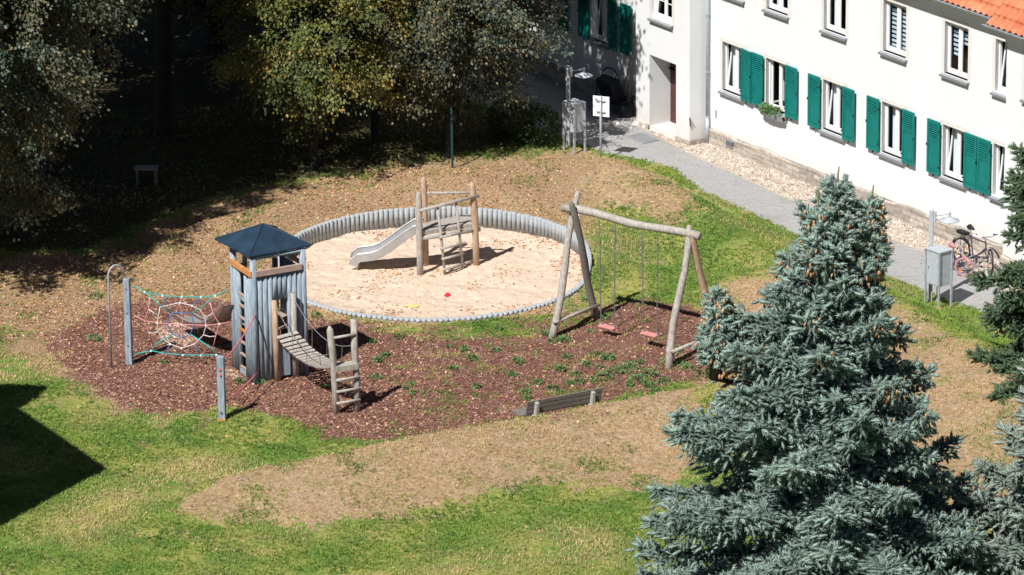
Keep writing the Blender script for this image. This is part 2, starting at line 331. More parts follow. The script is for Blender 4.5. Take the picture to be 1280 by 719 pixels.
GRAV = [px(x, y) for x, y in [(630, 52), (700, 86), (748, 112), (797, 158), (837, 180), (880, 202), (907, 213), (960, 238), (1010, 260), (1070, 282), (1110, 298), (1153, 315), (1247, 357), (1330, 392), (1420, 440)]]+[W0+WD*24-WN*1, W0-WD*12-WN*1]
GREENP = [gpoly([(755, 262), (800, 268), (850, 300), (905, 300), (905, 345), (880, 380), (800, 372), (745, 365), (745, 300)])]

def axis(lo, hi, flo, fhi, fine, grow):
    a = list(np.arange(flo, fhi, fine)); s = fine; x = a[-1]
    while x < hi: s *= grow; x += s; a.append(x)
    s = fine; x = flo; pre = []
    while x > lo: s *= grow; x -= s; pre.append(x)
    return np.array(pre[::-1]+a)
gx = axis(-900, 900, -13, 13.5, .1, 1.12); gy = axis(-700, 1500, -17, 14, .1, 1.12)
GX, GY = np.meshgrid(gx, gy); PX = GX.ravel(); PY = GY.ravel(); GP = np.stack([PX, PY], 1)
r = np.hypot(PX-PC[0], PY-PC[1])
PZ = hgt(PX, PY)
mid = (np.abs(PX) < 60) & (np.abs(PY) < 60)
def fullmask(fn):
    o = np.zeros(len(PX)); o[mid] = fn(GP[mid]); return o
m_dry = fullmask(lambda q: np.max([pmask(q, D, 1.0) for D in DRY], axis=0))
m_green = fullmask(lambda q: np.max([pmask(q, D, .5) for D in GREENP], axis=0))
CRESTG = gpoly([(225, 606), (300, 577), (430, 556), (540, 535), (640, 516), (760, 496), (865, 478), (865, 497), (760, 515), (640, 534), (540, 551), (430, 573), (300, 594), (250, 614)])
m_green = np.maximum(m_green, fullmask(lambda q: pmask(q, CRESTG, .3)))
m_dry = np.clip(m_dry-m_green*.75, 0, 1)
m_mulch = fullmask(lambda q: pmask(q, MULCH, .6))
m_path = fullmask(lambda q: pmask(q, PATH, .07))
m_grav = fullmask(lambda q: pmask(q, GRAV, .07))
m_sand = np.where(r < PR+.05, 1.0, 0.0)
BARE = [gpoly([(195, 402), (235, 392), (268, 404), (262, 424), (225, 434), (196, 424)]), gpoly([(276, 462), (296, 462), (305, 472), (288, 476), (274, 470)])]
m_bare = fullmask(lambda q: np.max([pmask(q, D, .3) for D in BARE], axis=0)*.75)
LIT = [gpoly([(-400, 325), (0, 325), (110, 318), (180, 290), (280, 256), (430, 226), (560, 203), (690, 190), (755, 196), (730, 262), (560, 262), (400, 285), (345, 310), (330, 372), (250, 372), (160, 378), (90, 400), (60, 440), (0, 455), (-400, 470)])]
m_litter = fullmask(lambda q: np.max([pmask(q, D, .9) for D in LIT], axis=0))
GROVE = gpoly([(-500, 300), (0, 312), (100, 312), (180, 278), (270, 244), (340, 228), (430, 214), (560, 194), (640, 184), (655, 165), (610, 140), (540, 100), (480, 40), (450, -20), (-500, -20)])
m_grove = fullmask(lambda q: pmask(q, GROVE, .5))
m_strip = fullmask(lambda q: pmask(q, gpoly([(430, 398), (560, 404), (690, 385), (760, 368), (760, 398), (690, 418), (560, 428), (470, 412)]), .4))
m_mulch = m_mulch*(1-.5*m_strip)*(1-.22*fullmask(lambda q: pmask(q, gpoly([(470, 410), (680, 410), (700, 450), (840, 455), (860, 480), (700, 505), (540, 530), (470, 470)]), .5)))
m_back = fullmask(lambda q: smooth(-9, 0, q[:, 1])*smooth(.0, 3, -2+0*q[:, 0]+8-np.abs(q[:, 0]+8)*.35))

def ground_material():
    m = bpy.data.materials.new('ground_surface'); m.use_nodes = True; nt = m.node_tree; L = nt.links; b = nt.nodes['Principled BSDF']; b.inputs['Roughness'].default_value = .95; b.inputs['Specular IOR Level'].default_value = .1
    tc = N(nt, 'ShaderNodeTexCoord').outputs['Object']
    def noise(s, d=6, r=.6, off=0):
        n = N(nt, 'ShaderNodeTexNoise'); n.inputs['Scale'].default_value = s; n.inputs['Detail'].default_value = d; n.inputs['Roughness'].default_value = r
        if off:
            mp = N(nt, 'ShaderNodeMapping'); mp.inputs['Location'].default_value = (off, off, off); L.new(tc, mp.inputs[0]); L.new(mp.outputs[0], n.inputs[0])
        else: L.new(tc, n.inputs[0])
        return n.outputs[0]
    def ramp(fac, stops):
        c = N(nt, 'ShaderNodeValToRGB'); L.new(fac, c.inputs[0]); e = c.color_ramp.elements
        while len(e) < len(stops): e.new(.5)
        for q, (p, col) in zip(e, stops): q.position = p; q.color = (*col, 1)
        return c.outputs[0]
    def val(fac, a, b_): 
        q = N(nt, 'ShaderNodeMapRange'); q.interpolation_type = 'SMOOTHSTEP'; q.inputs[1].default_value = a; q.inputs[2].default_value = b_; L.new(fac, q.inputs[0]); return q.outputs[0]
    def mixc(f, a, b_):
        q = N(nt, 'ShaderNodeMix', data_type='RGBA'); L.new(f, q.inputs[0]); L.new(a, q.inputs[6]); L.new(b_, q.inputs[7]); return q.outputs[2]
    def math_(op, a, b_):
        q = N(nt, 'ShaderNodeMath', operation=op)
        for i, v in enumerate((a, b_)):
            if isinstance(v, (int, float)): q.inputs[i].default_value = v
            else: L.new(v, q.inputs[i])
        return q.outputs[0]
    def attr(nm):
        a = N(nt, 'ShaderNodeAttribute'); a.attribute_name = nm; return a.outputs['Fac']
    edge = math_('MULTIPLY', math_('SUBTRACT', noise(1.3, 8, .7), .5), 2.3)
    edge2 = math_('MULTIPLY', math_('SUBTRACT', noise(5, 6, .75, 4), .5), 1.5)
    wob = math_('ADD', edge, edge2)
    green = mixc(val(noise(.55, 3, .5), .4, .62), ramp(noise(14, 5, .7), [(.33, (.045, .11, .025)), (.5, (.13, .22, .042)), (.66, (.27, .34, .075))]), ramp(noise(11, 5, .7, 3), [(.3, (.12, .165, .035)), (.48, (.27, .29, .06)), (.66, (.50, .40, .19))]))
    dry = ramp(noise(10, 7, .75, 9), [(.30, (.13, .11, .045)), (.42, (.29, .19, .10)), (.54, (.42, .29, .175)), (.70, (.58, .44, .30))])
    drypatch = val(noise(.9, 5, .6, 7), .45, .7)
    dry = mixc(math_('MULTIPLY', drypatch, .4), dry, ramp(noise(12, 6, .8), [(.36, (.20, .14, .09)), (.5, (.42, .30, .21)), (.62, (.60, .46, .34))]))
    lit_ = ramp(noise(17, 6, .78, 31), [(.3, (.12, .075, .045)), (.45, (.28, .175, .105)), (.58, (.42, .28, .17)), (.72, (.60, .44, .29))])
    dry = mixc(math_('MULTIPLY', val(math_('ADD', attr('litter'), wob), .35, .65), .8), dry, lit_)
    mdry = val(math_('ADD', attr('dry'), wob), .38, .62)
    scorch = math_('MULTIPLY', val(noise(.8, 4, .6, 21), .55, .72), .55)
    col = mixc(math_('MAXIMUM', mdry, scorch), green, dry)
    # green tufts inside the dry ground
    col = mixc(math_('MULTIPLY', val(noise(3.2, 6, .72, 13), .58, .66), .7), col, green)
    col = mixc(math_('MULTIPLY', val(math_('ADD', attr('grove'), wob), .4, .6), .9), col, ramp(noise(13, 6, .75, 41), [(.35, (.035, .027, .02)), (.55, (.075, .055, .036)), (.72, (.15, .10, .06))]))  # dark leaf-mould soil, its colour also deepening the shade under the trees
    mul = ramp(noise(26, 6, .75, 2), [(.3, (.06, .028, .022)), (.45, (.16, .078, .06)), (.58, (.27, .14, .105)), (.72, (.48, .31, .23))])
    mul = mixc(math_('MULTIPLY', val(noise(.7, 4, .6, 17), .5, .7), .5), mul, ramp(noise(20, 5, .7), [(.3, (.17, .10, .065)), (.7, (.33, .20, .13))]))
    mm = val(math_('ADD', attr('mulch'), wob), .4, .6)
    col = mixc(mm, col, mul)
    pth = ramp(noise(19, 8, .85, 5), [(.28, (.19, .185, .19)), (.5, (.39, .38, .38)), (.72, (.62, .60, .58))])
    pth = mixc(math_('MULTIPLY', val(noise(1.2, 5, .6, 8), .45, .75), .35), pth, ramp(noise(9, 5, .7), [(.3, (.20, .18, .15)), (.7, (.36, .32, .27))]))
    grv = ramp(noise(30, 6, .8, 6), [(.25, (.30, .24, .19)), (.5, (.52, .44, .37)), (.75, (.70, .64, .58))])
    col = mixc(val(math_('ADD', attr('gravel'), math_('MULTIPLY', wob, .35)), .45, .55), col, grv)
    col = mixc(val(math_('ADD', attr('path'), math_('MULTIPLY', wob, .4)), .44, .56), col, pth)
    snd = ramp(noise(5, 7, .65, 11), [(.3, (.62, .47, .35)), (.5, (.73, .57, .44)), (.7, (.80, .66, .53))])
    col = mixc(val(math_('ADD', attr('bare'), math_('MULTIPLY', wob, .8)), .4, .6), col, snd); col = mixc(attr('sand'), col, snd)
    L.new(col, b.inputs['Base Color'])
    hh = math_('ADD', math_('MULTIPLY', noise(22, 8, .8, 3), .05), math_('MULTIPLY', noise(4, 5, .6, 1), .10))
    bp = N(nt, 'ShaderNodeBump'); bp.inputs['Distance'].default_value = 1.0; bp.inputs['Strength'].default_value = .75; L.new(hh, bp.inputs['Height']); L.new(bp.outputs[0], b.inputs['Normal'])
    return m
M['ground'] = ground_material()
nx, ny = len(gx), len(gy); ii = (np.arange(ny-1)[:, None]*nx+np.arange(nx-1)[None]).ravel(); FQ = np.stack([ii, ii+1, ii+nx+1, ii+nx], 1)
cen = [a[FQ].mean(1) for a in (m_sand, m_mulch, m_path, m_grav)]
cls = np.zeros(len(FQ), int); cls[cen[1] > .5] = 2; cls[cen[3] > .5] = 4; cls[cen[2] > .5] = 3; cls[cen[0] > .5] = 1
V3 = np.stack([PX, PY, PZ], 1)
for k, nm in enumerate(['ground', 'sand', 'mulch_bed', 'path', 'gravel_strip']):
    fs = FQ[cls == k]; used, inv = np.unique(fs, return_inverse=True)
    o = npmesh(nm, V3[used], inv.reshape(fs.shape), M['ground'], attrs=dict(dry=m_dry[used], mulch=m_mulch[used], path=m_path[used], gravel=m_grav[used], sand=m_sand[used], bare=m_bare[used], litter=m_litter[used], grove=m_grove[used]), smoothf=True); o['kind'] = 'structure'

# ------------------------------------------------------------------ apartment house
def W(u, v, o=0.0): return W0 + WD*u + WN*o + np.array([0, 0, v])
WA = np.array([WD, WN, [0, 0, 1.0]])
def wbox(mb, u0, u1, v0, v1, o0, o1, mi=0): return mb.box(W((u0+u1)/2, (v0+v1)/2, (o0+o1)/2), (u1-u0, o1-o0, v1-v0), WA, mi)
house = empty('apartment_house', W(5, 0, -3), 'long white rendered apartment house with green shutters and an orange tiled roof', 'house')
def uvmesh(name, quads, m, parent):
    """quads of (corner points, uv)"""
    me = bpy.data.meshes.new(name); V = []; Fc = []; U = []
    for pts, uv in quads:
        b = len(V); V += [tuple(np.array(p)-rootloc(parent)) for p in pts]; Fc.append(tuple(range(b, b+4))); U += uv
    me.from_pydata(V, [], Fc); me.materials.append(m); ul = me.uv_layers.new(name='UVMap')
    for i, q in enumerate(U): ul.data[i].uv = q
    o = bpy.data.objects.new(name, me); COL.objects.link(o); o.parent = parent; return o
def facade(mb, u0, u1, v0, v1, off, holes, depth=.16):
    us = sorted({u0, u1, *[h[0] for h in holes], *[h[1] for h in holes]}); vs = sorted({v0, v1, *[h[2] for h in holes], *[h[3] for h in holes]})
    us = [q for q in us if u0 <= q <= u1]; vs = [q for q in vs if v0 <= q <= v1]
    for a, b in zip(us[:-1], us[1:]):
        for c, d_ in zip(vs[:-1], vs[1:]):
            if any(h[0] <= a+1e-6 and h[1] >= b-1e-6 and h[2] <= c+1e-6 and h[3] >= d_-1e-6 for h in holes): continue
            mb.quad(W(a, c, off), W(b, c, off), W(b, d_, off), W(a, d_, off))
    for h in holes:
        a, b, c, d_ = max(h[0], u0), min(h[1], u1), h[2], h[3]; dp = h[4] if len(h) > 4 else depth
        mb.quad(W(a, c, off), W(a, d_, off), W(a, d_, off-dp), W(a, c, off-dp)); mb.quad(W(b, c, off-dp), W(b, d_, off-dp), W(b, d_, off), W(b, c, off))
        mb.quad(W(a, d_, off), W(b, d_, off), W(b, d_, off-dp), W(a, d_, off-dp)); mb.quad(W(a, c, off-dp), W(b, c, off-dp), W(b, c, off), W(a, c, off))
# window list: centre u, sill v, wall offset, style
WINH = 1.34; WW = .94
GF = [(.83, 1.62, 0, 'curtain', 1), (2.78, 1.62, 0, 'open', 0), (5.27, 1.62, 0, 'curtain', 1), (7.77, 1.62, 0, 'plain', 0), (10.27, 1.62, 0, 'curtain', 1), (12.28, 1.62, 0, 'curtain', 1),
      (-5.33, 1.62, 0, 'curtain', 1), (-7.83, 1.62, 0, 'curtain', 0), (-10.3, 1.62, 0, 'plain', 0)]
UF = [(.83, 4.30, 0, 'plain', 0), (2.78, 4.30, 0, 'plain', 0), (5.27, 4.30, 0, 'plain', 0), (7.77, 4.30, 0, 'blind', 0), (10.27, 4.30, 0, 'blind', 0), (12.28, 4.30, 0, 'curtain', 1),
      (-5.33, 4.30, 0, 'curtain', 0), (-7.83, 4.30, 0, 'plain', 0)]
BAY0 = 12.86; BO = .5
BW = [(14.05, 4.62, BO, 'plain', 0), (14.05, 1.62, BO, 'curtain', 0), (16.5, 4.62, BO, 'plain', 0), (16.5, 1.62, BO, 'curtain', 0)]
STAIR = [(-1.58, 3.18, .6, 'cross', 1)]
def hole(wn): u, v, o, s, t = wn; return (u-WW/2, u+WW/2, v, v+WINH)
wall = MB()
facade(wall, -14, -2.81, .42, 6.17, 0, [hole(q) for q in GF+UF])
facade(wall, -.30, BAY0, .42, 6.17, 0, [hole(q) for q in GF+UF])
# stair block in front of the wall
facade(wall, -2.81, -.30, .10, 7.2, .6, [(-2.17, -.93, .10, 2.11, .72)]+[hole(q) for q in STAIR])
wall.quad(W(-.30, .10, .6), W(-.30, .10, 0), W(-.30, 7.2, 0), W(-.30, 7.2, .6)); wall.quad(W(-2.81, .10, 0), W(-2.81, .10, .6), W(-2.81, 7.2, .6), W(-2.81, 7.2, 0))
# projecting right section
facade(wall, BAY0, 26, .42, 6.17, BO, [hole(q) for q in BW])
wall.quad(W(BAY0, .42, 0), W(BAY0, .42, BO), W(BAY0, 6.17, BO), W(BAY0, 6.17, 0))
# far sides
wall.quad(W(-14, 0, 0), W(-14, 6.17, 0), W(-14, 6.17, -9), W(-14, 0, -9)); wall.quad(W(26, 0, BO), W(26, 0, -9), W(26, 6.17, -9), W(26, 6.17, BO)); wall.quad(W(-14, 0, -9), W(-14, 6.17, -9), W(26, 6.17, -9), W(26, 0, -9))
wall.add([W(-14, 6.17, 0), W(-14, 6.17, -9), W(-14, 9.6, -4.5)], [(0, 1, 2)]); wall.add([W(26, 6.17, 0), W(26, 9.6, -4.5), W(26, 6.17, -9)], [(0, 1, 2)])
wall.build('wall', M['stucco'], house)
# plinth of rubble stone, standing a little proud, rough top edge
vents = [(.66, .98, .17, .33), (4.86, 5.2, .12, .30), (-9.3, -8.6, .2, .45)]
qs = []
def plinth_run(u0, u1, off, h):
    us = list(np.arange(u0, u1, .35))+[u1]; hs = [h+.03*math.sin(q*3.1)+random.uniform(-.025, .025) for q in us]; os_ = [off+random.uniform(-.012, .02) for _ in us]
    for i in range(len(us)-1):
        a, b = us[i], us[i+1]
        qs.append(([W(a, -.25, os_[i]+.02), W(b, -.25, os_[i+1]+.02), W(b, hs[i+1], os_[i+1]), W(a, hs[i], os_[i])], [(a, -.25), (b, -.25), (b, hs[i+1]), (a, hs[i])]))
        qs.append(([W(a, hs[i], os_[i]), W(b, hs[i+1], os_[i+1]), W(b, hs[i+1]+.05, off-.12), W(a, hs[i]+.05, off-.12)], [(a, .4), (b, .4), (b, .52), (a, .52)]))
plinth_run(-14, -2.81, .07, .42); uvmesh('plinth', qs, M['plinth'], house); qs.clear()
plinth_run(-.30, BAY0, .07, .40); uvmesh('plinth', qs, M['plinth'], house); qs.clear()
plinth_run(BAY0, 26, BO+.07, .40)
qs.append(([W(BAY0, -.25, 0), W(BAY0, -.25, BO+.08), W(BAY0, .42, BO+.08), W(BAY0, .42, 0)], [(0, 0), (.5, 0), (.5, .6), (0, .6)]))
uvmesh('plinth', qs, M['plinth'], house); qs.clear()
# low stone footing under the stair block
for a, b in ((-2.86, -2.17), (-.93, -.26)):
    if a > -1: uvmesh('footing', qs, M['plinth'], house); qs.clear()
    qs.append(([W(a, -.2, .66), W(b, -.2, .66), W(b, .13, .63), W(a, .13, .63)], [(a, 0), (b, 0), (b, .3), (a, .3)])); qs.append(([W(a, .13, .63), W(b, .13, .63), W(b, .15, .58), W(a, .15, .58)], [(a, .3), (b, .3), (b, .33), (a, .33)]))
qs.append(([W(-.26, -.2, .66), W(-.26, -.2, 0), W(-.26, .14, 0), W(-.26, .14, .63)], [(0, 0), (.6, 0), (.6, .3), (0, .3)]))
uvmesh('footing', qs, M['plinth'], house)
mb = MB(); wbox(mb, -2.17, -.93, -.1, .094, -.115, .60); mb.build('door_step', M['trim'], house)
for a, b, c, d_ in vents:
    mb = MB(); wbox(mb, a, b, c, d_, .02, .105); v_ = mb.build('cellar_vent', M['dark'], house)
    mb = MB()
    for k in range(7): wbox(mb, a+.02+(b-a-.04)*k/6-.006, a+.02+(b-a-.04)*k/6+.006, c, d_, .107, .115)
    for s in (c, d_): wbox(mb, a-.015, b+.015, s-.012, s+.012, .106, .118)
    mb.build('grille', M['sill'], v_)
mb = MB(); wbox(mb, -2.17, -.93, .10, 2.10, -.13, -.09); dr = mb.build('door', M['door'], house)
mb = MB()
for a, b in ((-2.05, -1.62), (-1.50, -1.05)):
    for c, e in ((.25, .9), (1.05, 1.95)): wbox(mb, a, b, c, e, -.09, -.075)
mb.build('door_panel', M['door'], dr)
mb = MB(); wbox(mb, -1.30, -1.26, 1.0, 1.35, -.09, -.06); mb.tube([W(-1.28, 1.15, -.05), W(-1.40, 1.15, -.03)], .016); mb.build('handle', M['chrome'], dr)
def window(wn):
    u, v, off, style, tilt = wn; u0, u1, v0, v1 = u-WW/2, u+WW/2, v, v+WINH; b = off-.10
    mb = MB()   # rendered surround, 6 mm proud
    t = .12
    o1 = off+.008
    for a, c, d_, e in ((u0-t, u0, v0-.03, v1+t), (u1, u1+t, v0-.03, v1+t), (u0, u1, v1, v1+t)):
        if off == 0 and d_ < 99: c_ = min(c, BAY0-.01)
        else: c_ = c
        wbox(mb, a, c_, d_, e, off-.01, o1)
    fr = MB(); f = .055
    for a, c, d_, e in ((u0, u0+f, v0, v1), (u1-f, u1, v0, v1), (u0+f, u1-f, v0, v0+f+.03), (u0+f, u1-f, v1-f, v1)): wbox(fr, a, c, d_, e, b-.06, b)
    um = u+.02; wbox(fr, um-.035, um+.035, v0+f+.03, v1-f, b-.05, b+.006)
    wo = fr.build('window', M['white'], house)
    mb.build('surround', M['trim'], wo)
    # sashes
    for i_, (a, c) in enumerate(((u0+f, um-.035), (um+.035, u1-f))):
        ang = R_(7) if (tilt and i_ == 0) else 0; s = .04; z0 = v0+f+.035; z1 = v1-f-.005; Hh = z1-z0
        up = np.array([0, 0, 1])*math.cos(ang) - WN*math.sin(ang); nn = WN*math.cos(ang)+np.array([0, 0, 1])*math.sin(ang)
        base = W(a, z0, b-.02); ax = np.array([WD, nn, up])
        def sb(mb, x0, x1, y0, y1, d0, d1, mi=0):
            mb.box(base+WD*(x0+x1)/2+up*(y0+y1)/2+nn*(d0+d1)/2, (x1-x0, d1-d0, y1-y0), ax, mi)
        Wd = c-a; sm = MB(); g0 = .004
        if style == 'open' and i_ == 0:   # swung into the room
            base = W(a+.02, z0, b-.05); ax = np.array([-WN, WD, [0, 0, 1]]); up = np.array([0, 0, 1.]); nn = WD
            def sb(mb, x0, x1, y0, y1, d0, d1, mi=0): mb.box(base-WN*(x0+x1)/2+up*(y0+y1)/2+nn*(d0+d1)/2, (x1-x0, d1-d0, y1-y0), ax, mi)
        for x0, x1, y0, y1 in ((g0, s, 0, Hh), (Wd-s, Wd-g0, 0, Hh), (s, Wd-s, 0, s), (s, Wd-s, Hh-s, Hh)): sb(sm, x0, x1, y0, y1, -.02, .012)
        if style == 'cross':
            for q in (.33, .66): sb(sm, s, Wd-s, Hh*q-.012, Hh*q+.012, -.01, .008)
        sm.build('sash', M['white'], wo)
        gm = MB(); bb_ = MB(); sb(bb_, s, Wd-s, s, Hh-s, -.006, -.002); pv_ = [np.array(q) for q in bb_.v]; gm.quad(*([pv_[i] for i in (3, 2, 6, 7)] if style != 'open' or i_ else [pv_[i] for i in (2, 3, 7, 6)])); gm.build('pane', M['glass'], wo)
    # room niche
    rm = MB(); rd = .7; rb = b-.065
    A = [W(u0, v0, rb), W(u1, v0, rb), W(u1, v1, rb), W(u0, v1, rb)]; B = [W(u0-.3, v0-.2, rb-rd), W(u1+.3, v0-.2, rb-rd), W(u1+.3, v1+.1, rb-rd), W(u0-.3, v1+.1, rb-rd)]
    rm.add(A+B, [(4, 5, 6, 7), (0, 1, 5, 4), (1, 2, 6, 5), (2, 3, 7, 6), (3, 0, 4, 7)]); rm.build('room', M['dark'], wo)
    cm = MB()
    if style in ('curtain', 'open', 'plain'):
        spans = {'curtain': [(u0+.05, u0+.34), (um+.06, um+.30)], 'open': [(um+.05, u1-.1)], 'plain': [(u0+.06, u0+.34), (u1-.38, u1-.06)]}[style]
        for a, c in spans:
            n = 14; pts = [(a+(c-a)*k/n, .02*math.sin(k*1.9)) for k in range(n+1)]
            for (p, dp), (q, dq) in zip(pts[:-1], pts[1:]): cm.quad(W(p, v0+.02, rb-.14+dp), W(q, v0+.02, rb-.14+dq), W(q, v1, rb-.14+dq), W(p, v1, rb-.14+dp))
        cm.build('curtain', M['curtain'], wo)
    if style == 'blind':
        top = v1; k = 0
        while top > v0+.12+(.35 if u > 9 else 0): wbox(cm, u0+.1 if u < 9 or k < 6 else u0+.12, u1-.08 if k < 5 or u < 9 else um-.06, top-.065, top, rb-.05, rb-.04); top -= .115; k += 1
        cm.build('blind', M['blind'], wo)
    sl_ = MB(); c = W(u, v0-.035, off+.045); ax = np.array([WD, WN*math.cos(.12)-np.array([0, 0, 1])*math.sin(.12), WN*math.sin(.12)+np.array([0, 0, 1])*math.cos(.12)])
    w_ = WW+.14
    if off == 0 and u+w_/2 > BAY0-.02: w_ = 2*(BAY0-.02-u)
    sl_.box(c-WN*.02, (w_, .17, .025), ax); sl_.box(c-WN*.02+ax[1]*.077-ax[2]*.02, (w_, .016, .05), ax); sl_.build('sill', M['sill'], wo)
for q in GF+UF+BW+STAIR: window(q)
def shutter(u0, o=.075, ang=0, hinge='l', v0=1.62):
    """louvred shutter leaf, u0 = left edge, lying open against the wall"""
    w_, h_ = .50, 1.40; v0 -= .01; t = .035
    X = WD*math.cos(ang)+WN*math.sin(ang); Y = np.cross([0, 0, 1], X)*-1; ax = np.array([X, Y, [0, 0, 1.]])
    org = W(u0, v0, o)
    def sb(mb, x0, x1, y0, y1, d0, d1): mb.box(org+X*(x0+x1)/2+Y*(d0+d1)/2+np.array([0, 0, (y0+y1)/2]), (x1-x0, d1-d0, y1-y0), ax)
    if (Y@WN) < 0: Y = -Y; ax[1] = Y
    mb = MB(); s = .065; ms = .86
    for x0, x1, y0, y1 in ((0, s, 0, h_), (w_-s, w_, 0, h_), (s, w_-s, 0, .09), (s, w_-s, h_-.08, h_), (s, w_-s, ms, ms+.07)): sb(mb, x0, x1, y0, y1, 0, t)
    sb(mb, s, w_-s, .09, ms, .008, t-.016)
    sb(mb, s+.02, w_-s-.02, .11, .135, t-.010, t-.002)
    so_ = mb.build('shutter', M['teal'], house)
    sb2 = MB(); c = org+X*w_/2+Y*.010+np.array([0, 0, (ms+.07+h_-.08)/2]); sb2.box(c, (w_-2*s, .006, h_-.15-ms), ax); sb2.build('louvre_gap_shade', M['black'], so_)  # black sheet paints the shade in the gaps between the slats
    lv = MB(); n = 7
    for k in range(n):
        y = ms+.075+(h_-.155-ms)*(k+.5)/n; a2 = .5
        Yt = Y*math.cos(a2)-np.array([0, 0, 1])*math.sin(a2); Zt = Y*math.sin(a2)+np.array([0, 0, 1])*math.cos(a2); lv.box(org+X*w_/2+Y*.024+np.array([0, 0, y]), (w_-2*s, .030, .010), np.array([X, Yt, Zt]))
    lv.build('louvre', M['teal'], so_)
    hm = MB(); hx = .0 if hinge == 'l' else w_
    for y in (.22, 1.15): sb(hm, hx-.03, hx+.03, y-.02, y+.02, t, t+.012)
    sb(hm, w_-hx-.012, w_-hx+.012, .7, .76, t, t+.02); sb(hm, w_/2-.012, w_/2+.012, -.06, .02, -.01, .02)
    hm.build('fitting', M['black'], so_)
e = WW/2+.02
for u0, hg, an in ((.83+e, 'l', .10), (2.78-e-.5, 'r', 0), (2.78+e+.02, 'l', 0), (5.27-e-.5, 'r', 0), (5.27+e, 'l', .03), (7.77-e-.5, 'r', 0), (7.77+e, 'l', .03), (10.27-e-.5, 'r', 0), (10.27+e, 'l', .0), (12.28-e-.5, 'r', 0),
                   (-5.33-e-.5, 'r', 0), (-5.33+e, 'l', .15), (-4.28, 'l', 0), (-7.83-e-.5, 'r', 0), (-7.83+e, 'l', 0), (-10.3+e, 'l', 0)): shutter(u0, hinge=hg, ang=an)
# roof: pan tiles laid in courses
def tiles(u0, u1, o_e, name, ridge=True):
    pitch = R_(42); upv = -WN*math.cos(pitch)+np.array([0, 0, 1])*math.sin(pitch); nv = WN*math.sin(pitch)+np.array([0, 0, 1])*math.cos(pitch)
    org = W(0, 6.28, o_e); ncol = int((u1-u0)/.055); cu = np.linspace(u0, u1, ncol+1); V = []; Fc = []; L_ = 2.6; ch = .33; rows = []
    for k in range(int(L_/ch)):
        for q, hgt_ in ((0, .045), (.06, .042), (ch-.001, .004)): rows.append((k*ch+q, hgt_, k))
    for s, hh, k in rows:
        jit = random.uniform(-.004, .004)
        for u in cu:
            ph = (u+jit)/.22*2*math.pi; prof = .022*math.cos(ph)+.010*math.cos(2*ph); sag = .03*math.cos((u/.22+.5)*2*math.pi)*0
            V.append(org+WD*u+upv*(s+(.02*math.cos(ph) if hh > .02 else 0))+nv*(hh+prof))
    n = ncol+1
    for r_ in range(len(rows)-1):
        for c in range(ncol): Fc.append((r_*n+c, r_*n+c+1, (r_+1)*n+c+1, (r_+1)*n+c))
    return npmesh(name, np.array(V), np.array(Fc), M['tile'], parent=house, smoothf=False), org, upv, nv, L_
def tilemat():
    m = mat('roof_tile', (.50, .125, .06), .85, var2=(.66, .23, .125), scale=2.6, bump=.004, bscale=40); nt = m.node_tree; L = nt.links; b = nt.nodes['Principled BSDF']; src = b.inputs['Base Color'].links[0].from_socket
    tc = N(nt, 'ShaderNodeTexCoord'); n = N(nt, 'ShaderNodeTexNoise'); n.inputs['Scale'].default_value = 9; n.inputs['Detail'].default_value = 4; L.new(tc.outputs['Object'], n.inputs[0]); cr = N(nt, 'ShaderNodeValToRGB'); cr.color_ramp.elements[0].position = .63; cr.color_ramp.elements[1].position = .70; L.new(n.outputs[0], cr.inputs[0])
    mx = N(nt, 'ShaderNodeMix', data_type='RGBA'); L.new(cr.outputs[0], mx.inputs[0]); L.new(src, mx.inputs[6]); mx.inputs[7].default_value = (.48, .36, .20, 1); L.new(mx.outputs[2], b.inputs['Base Color']); return m
M['tile'] = tilemat()
OE = .34
for u0, u1, oe in ((-14.2, 12.45, OE), (12.45, 26.2, BO+OE)):
    t_, org, upv, nv, L_ = tiles(u0, u1, oe, 'roof')
    # upper slope, back slope
    mb = MB(); run = (4.5+oe)/math.cos(R_(42))
    a = org+upv*L_+nv*.0; mb.quad(a+WD*u0, a+WD*u1, org+WD*u1+upv*run, org+WD*u0+upv*run); rd = org+upv*run
    bk = W(0, 6.28, -9-OE); mb.quad(rd+WD*u0, rd+WD*u1, bk+WD*u1, bk+WD*u0); mb.build('upper_roof', M['tile'], house)
    mb = MB(); wbox(mb, u0, u1, 6.16, 6.245, oe-OE-.05, oe-.04); mb.build('eave_board', M['trim'], house)
    gm = MB(); n = 8; us = list(np.linspace(u0-.05, u1+.05, 12))     # half-round gutter
    for a_, b_ in zip(us[:-1], us[1:]):
        for k in range(n):
            t1 = math.pi+math.pi*k/n; t2 = math.pi+math.pi*(k+1)/n; P = lambda u, t, rr: W(u, 6.28+rr*math.sin(t), oe+.02+rr*math.cos(t))
            gm.quad(P(a_, t1, .07), P(a_, t2, .07), P(b_, t2, .07), P(b_, t1, .07)); gm.quad(P(a_, t1, .06), P(b_, t1, .06), P(b_, t2, .06), P(a_, t2, .06))
    gm.tube([W(u0-.05, 6.285, oe+.09), W(u1+.05, 6.285, oe+.09)], .012, 6); gm.build('gutter', M['galv'], house)
    sg = MB(); s = .95
    for h in (.10, .20): sg.tube([org+WD*u0+upv*s+nv*h, org+WD*u1+upv*s+nv*h], .012, 5)
    for u in np.arange(u0, u1, .09): sg.tube([org+WD*u+upv*s+nv*.08, org+WD*u+upv*s+nv*.22], .006, 4)
    for u in np.arange(u0+.3, u1, .8): sg.box(org+WD*u+upv*(s+.06)+nv*.09, (.03, .2, .16), np.array([WD, upv, nv]))
    sg.build('snow_guard', M['snow'], house)
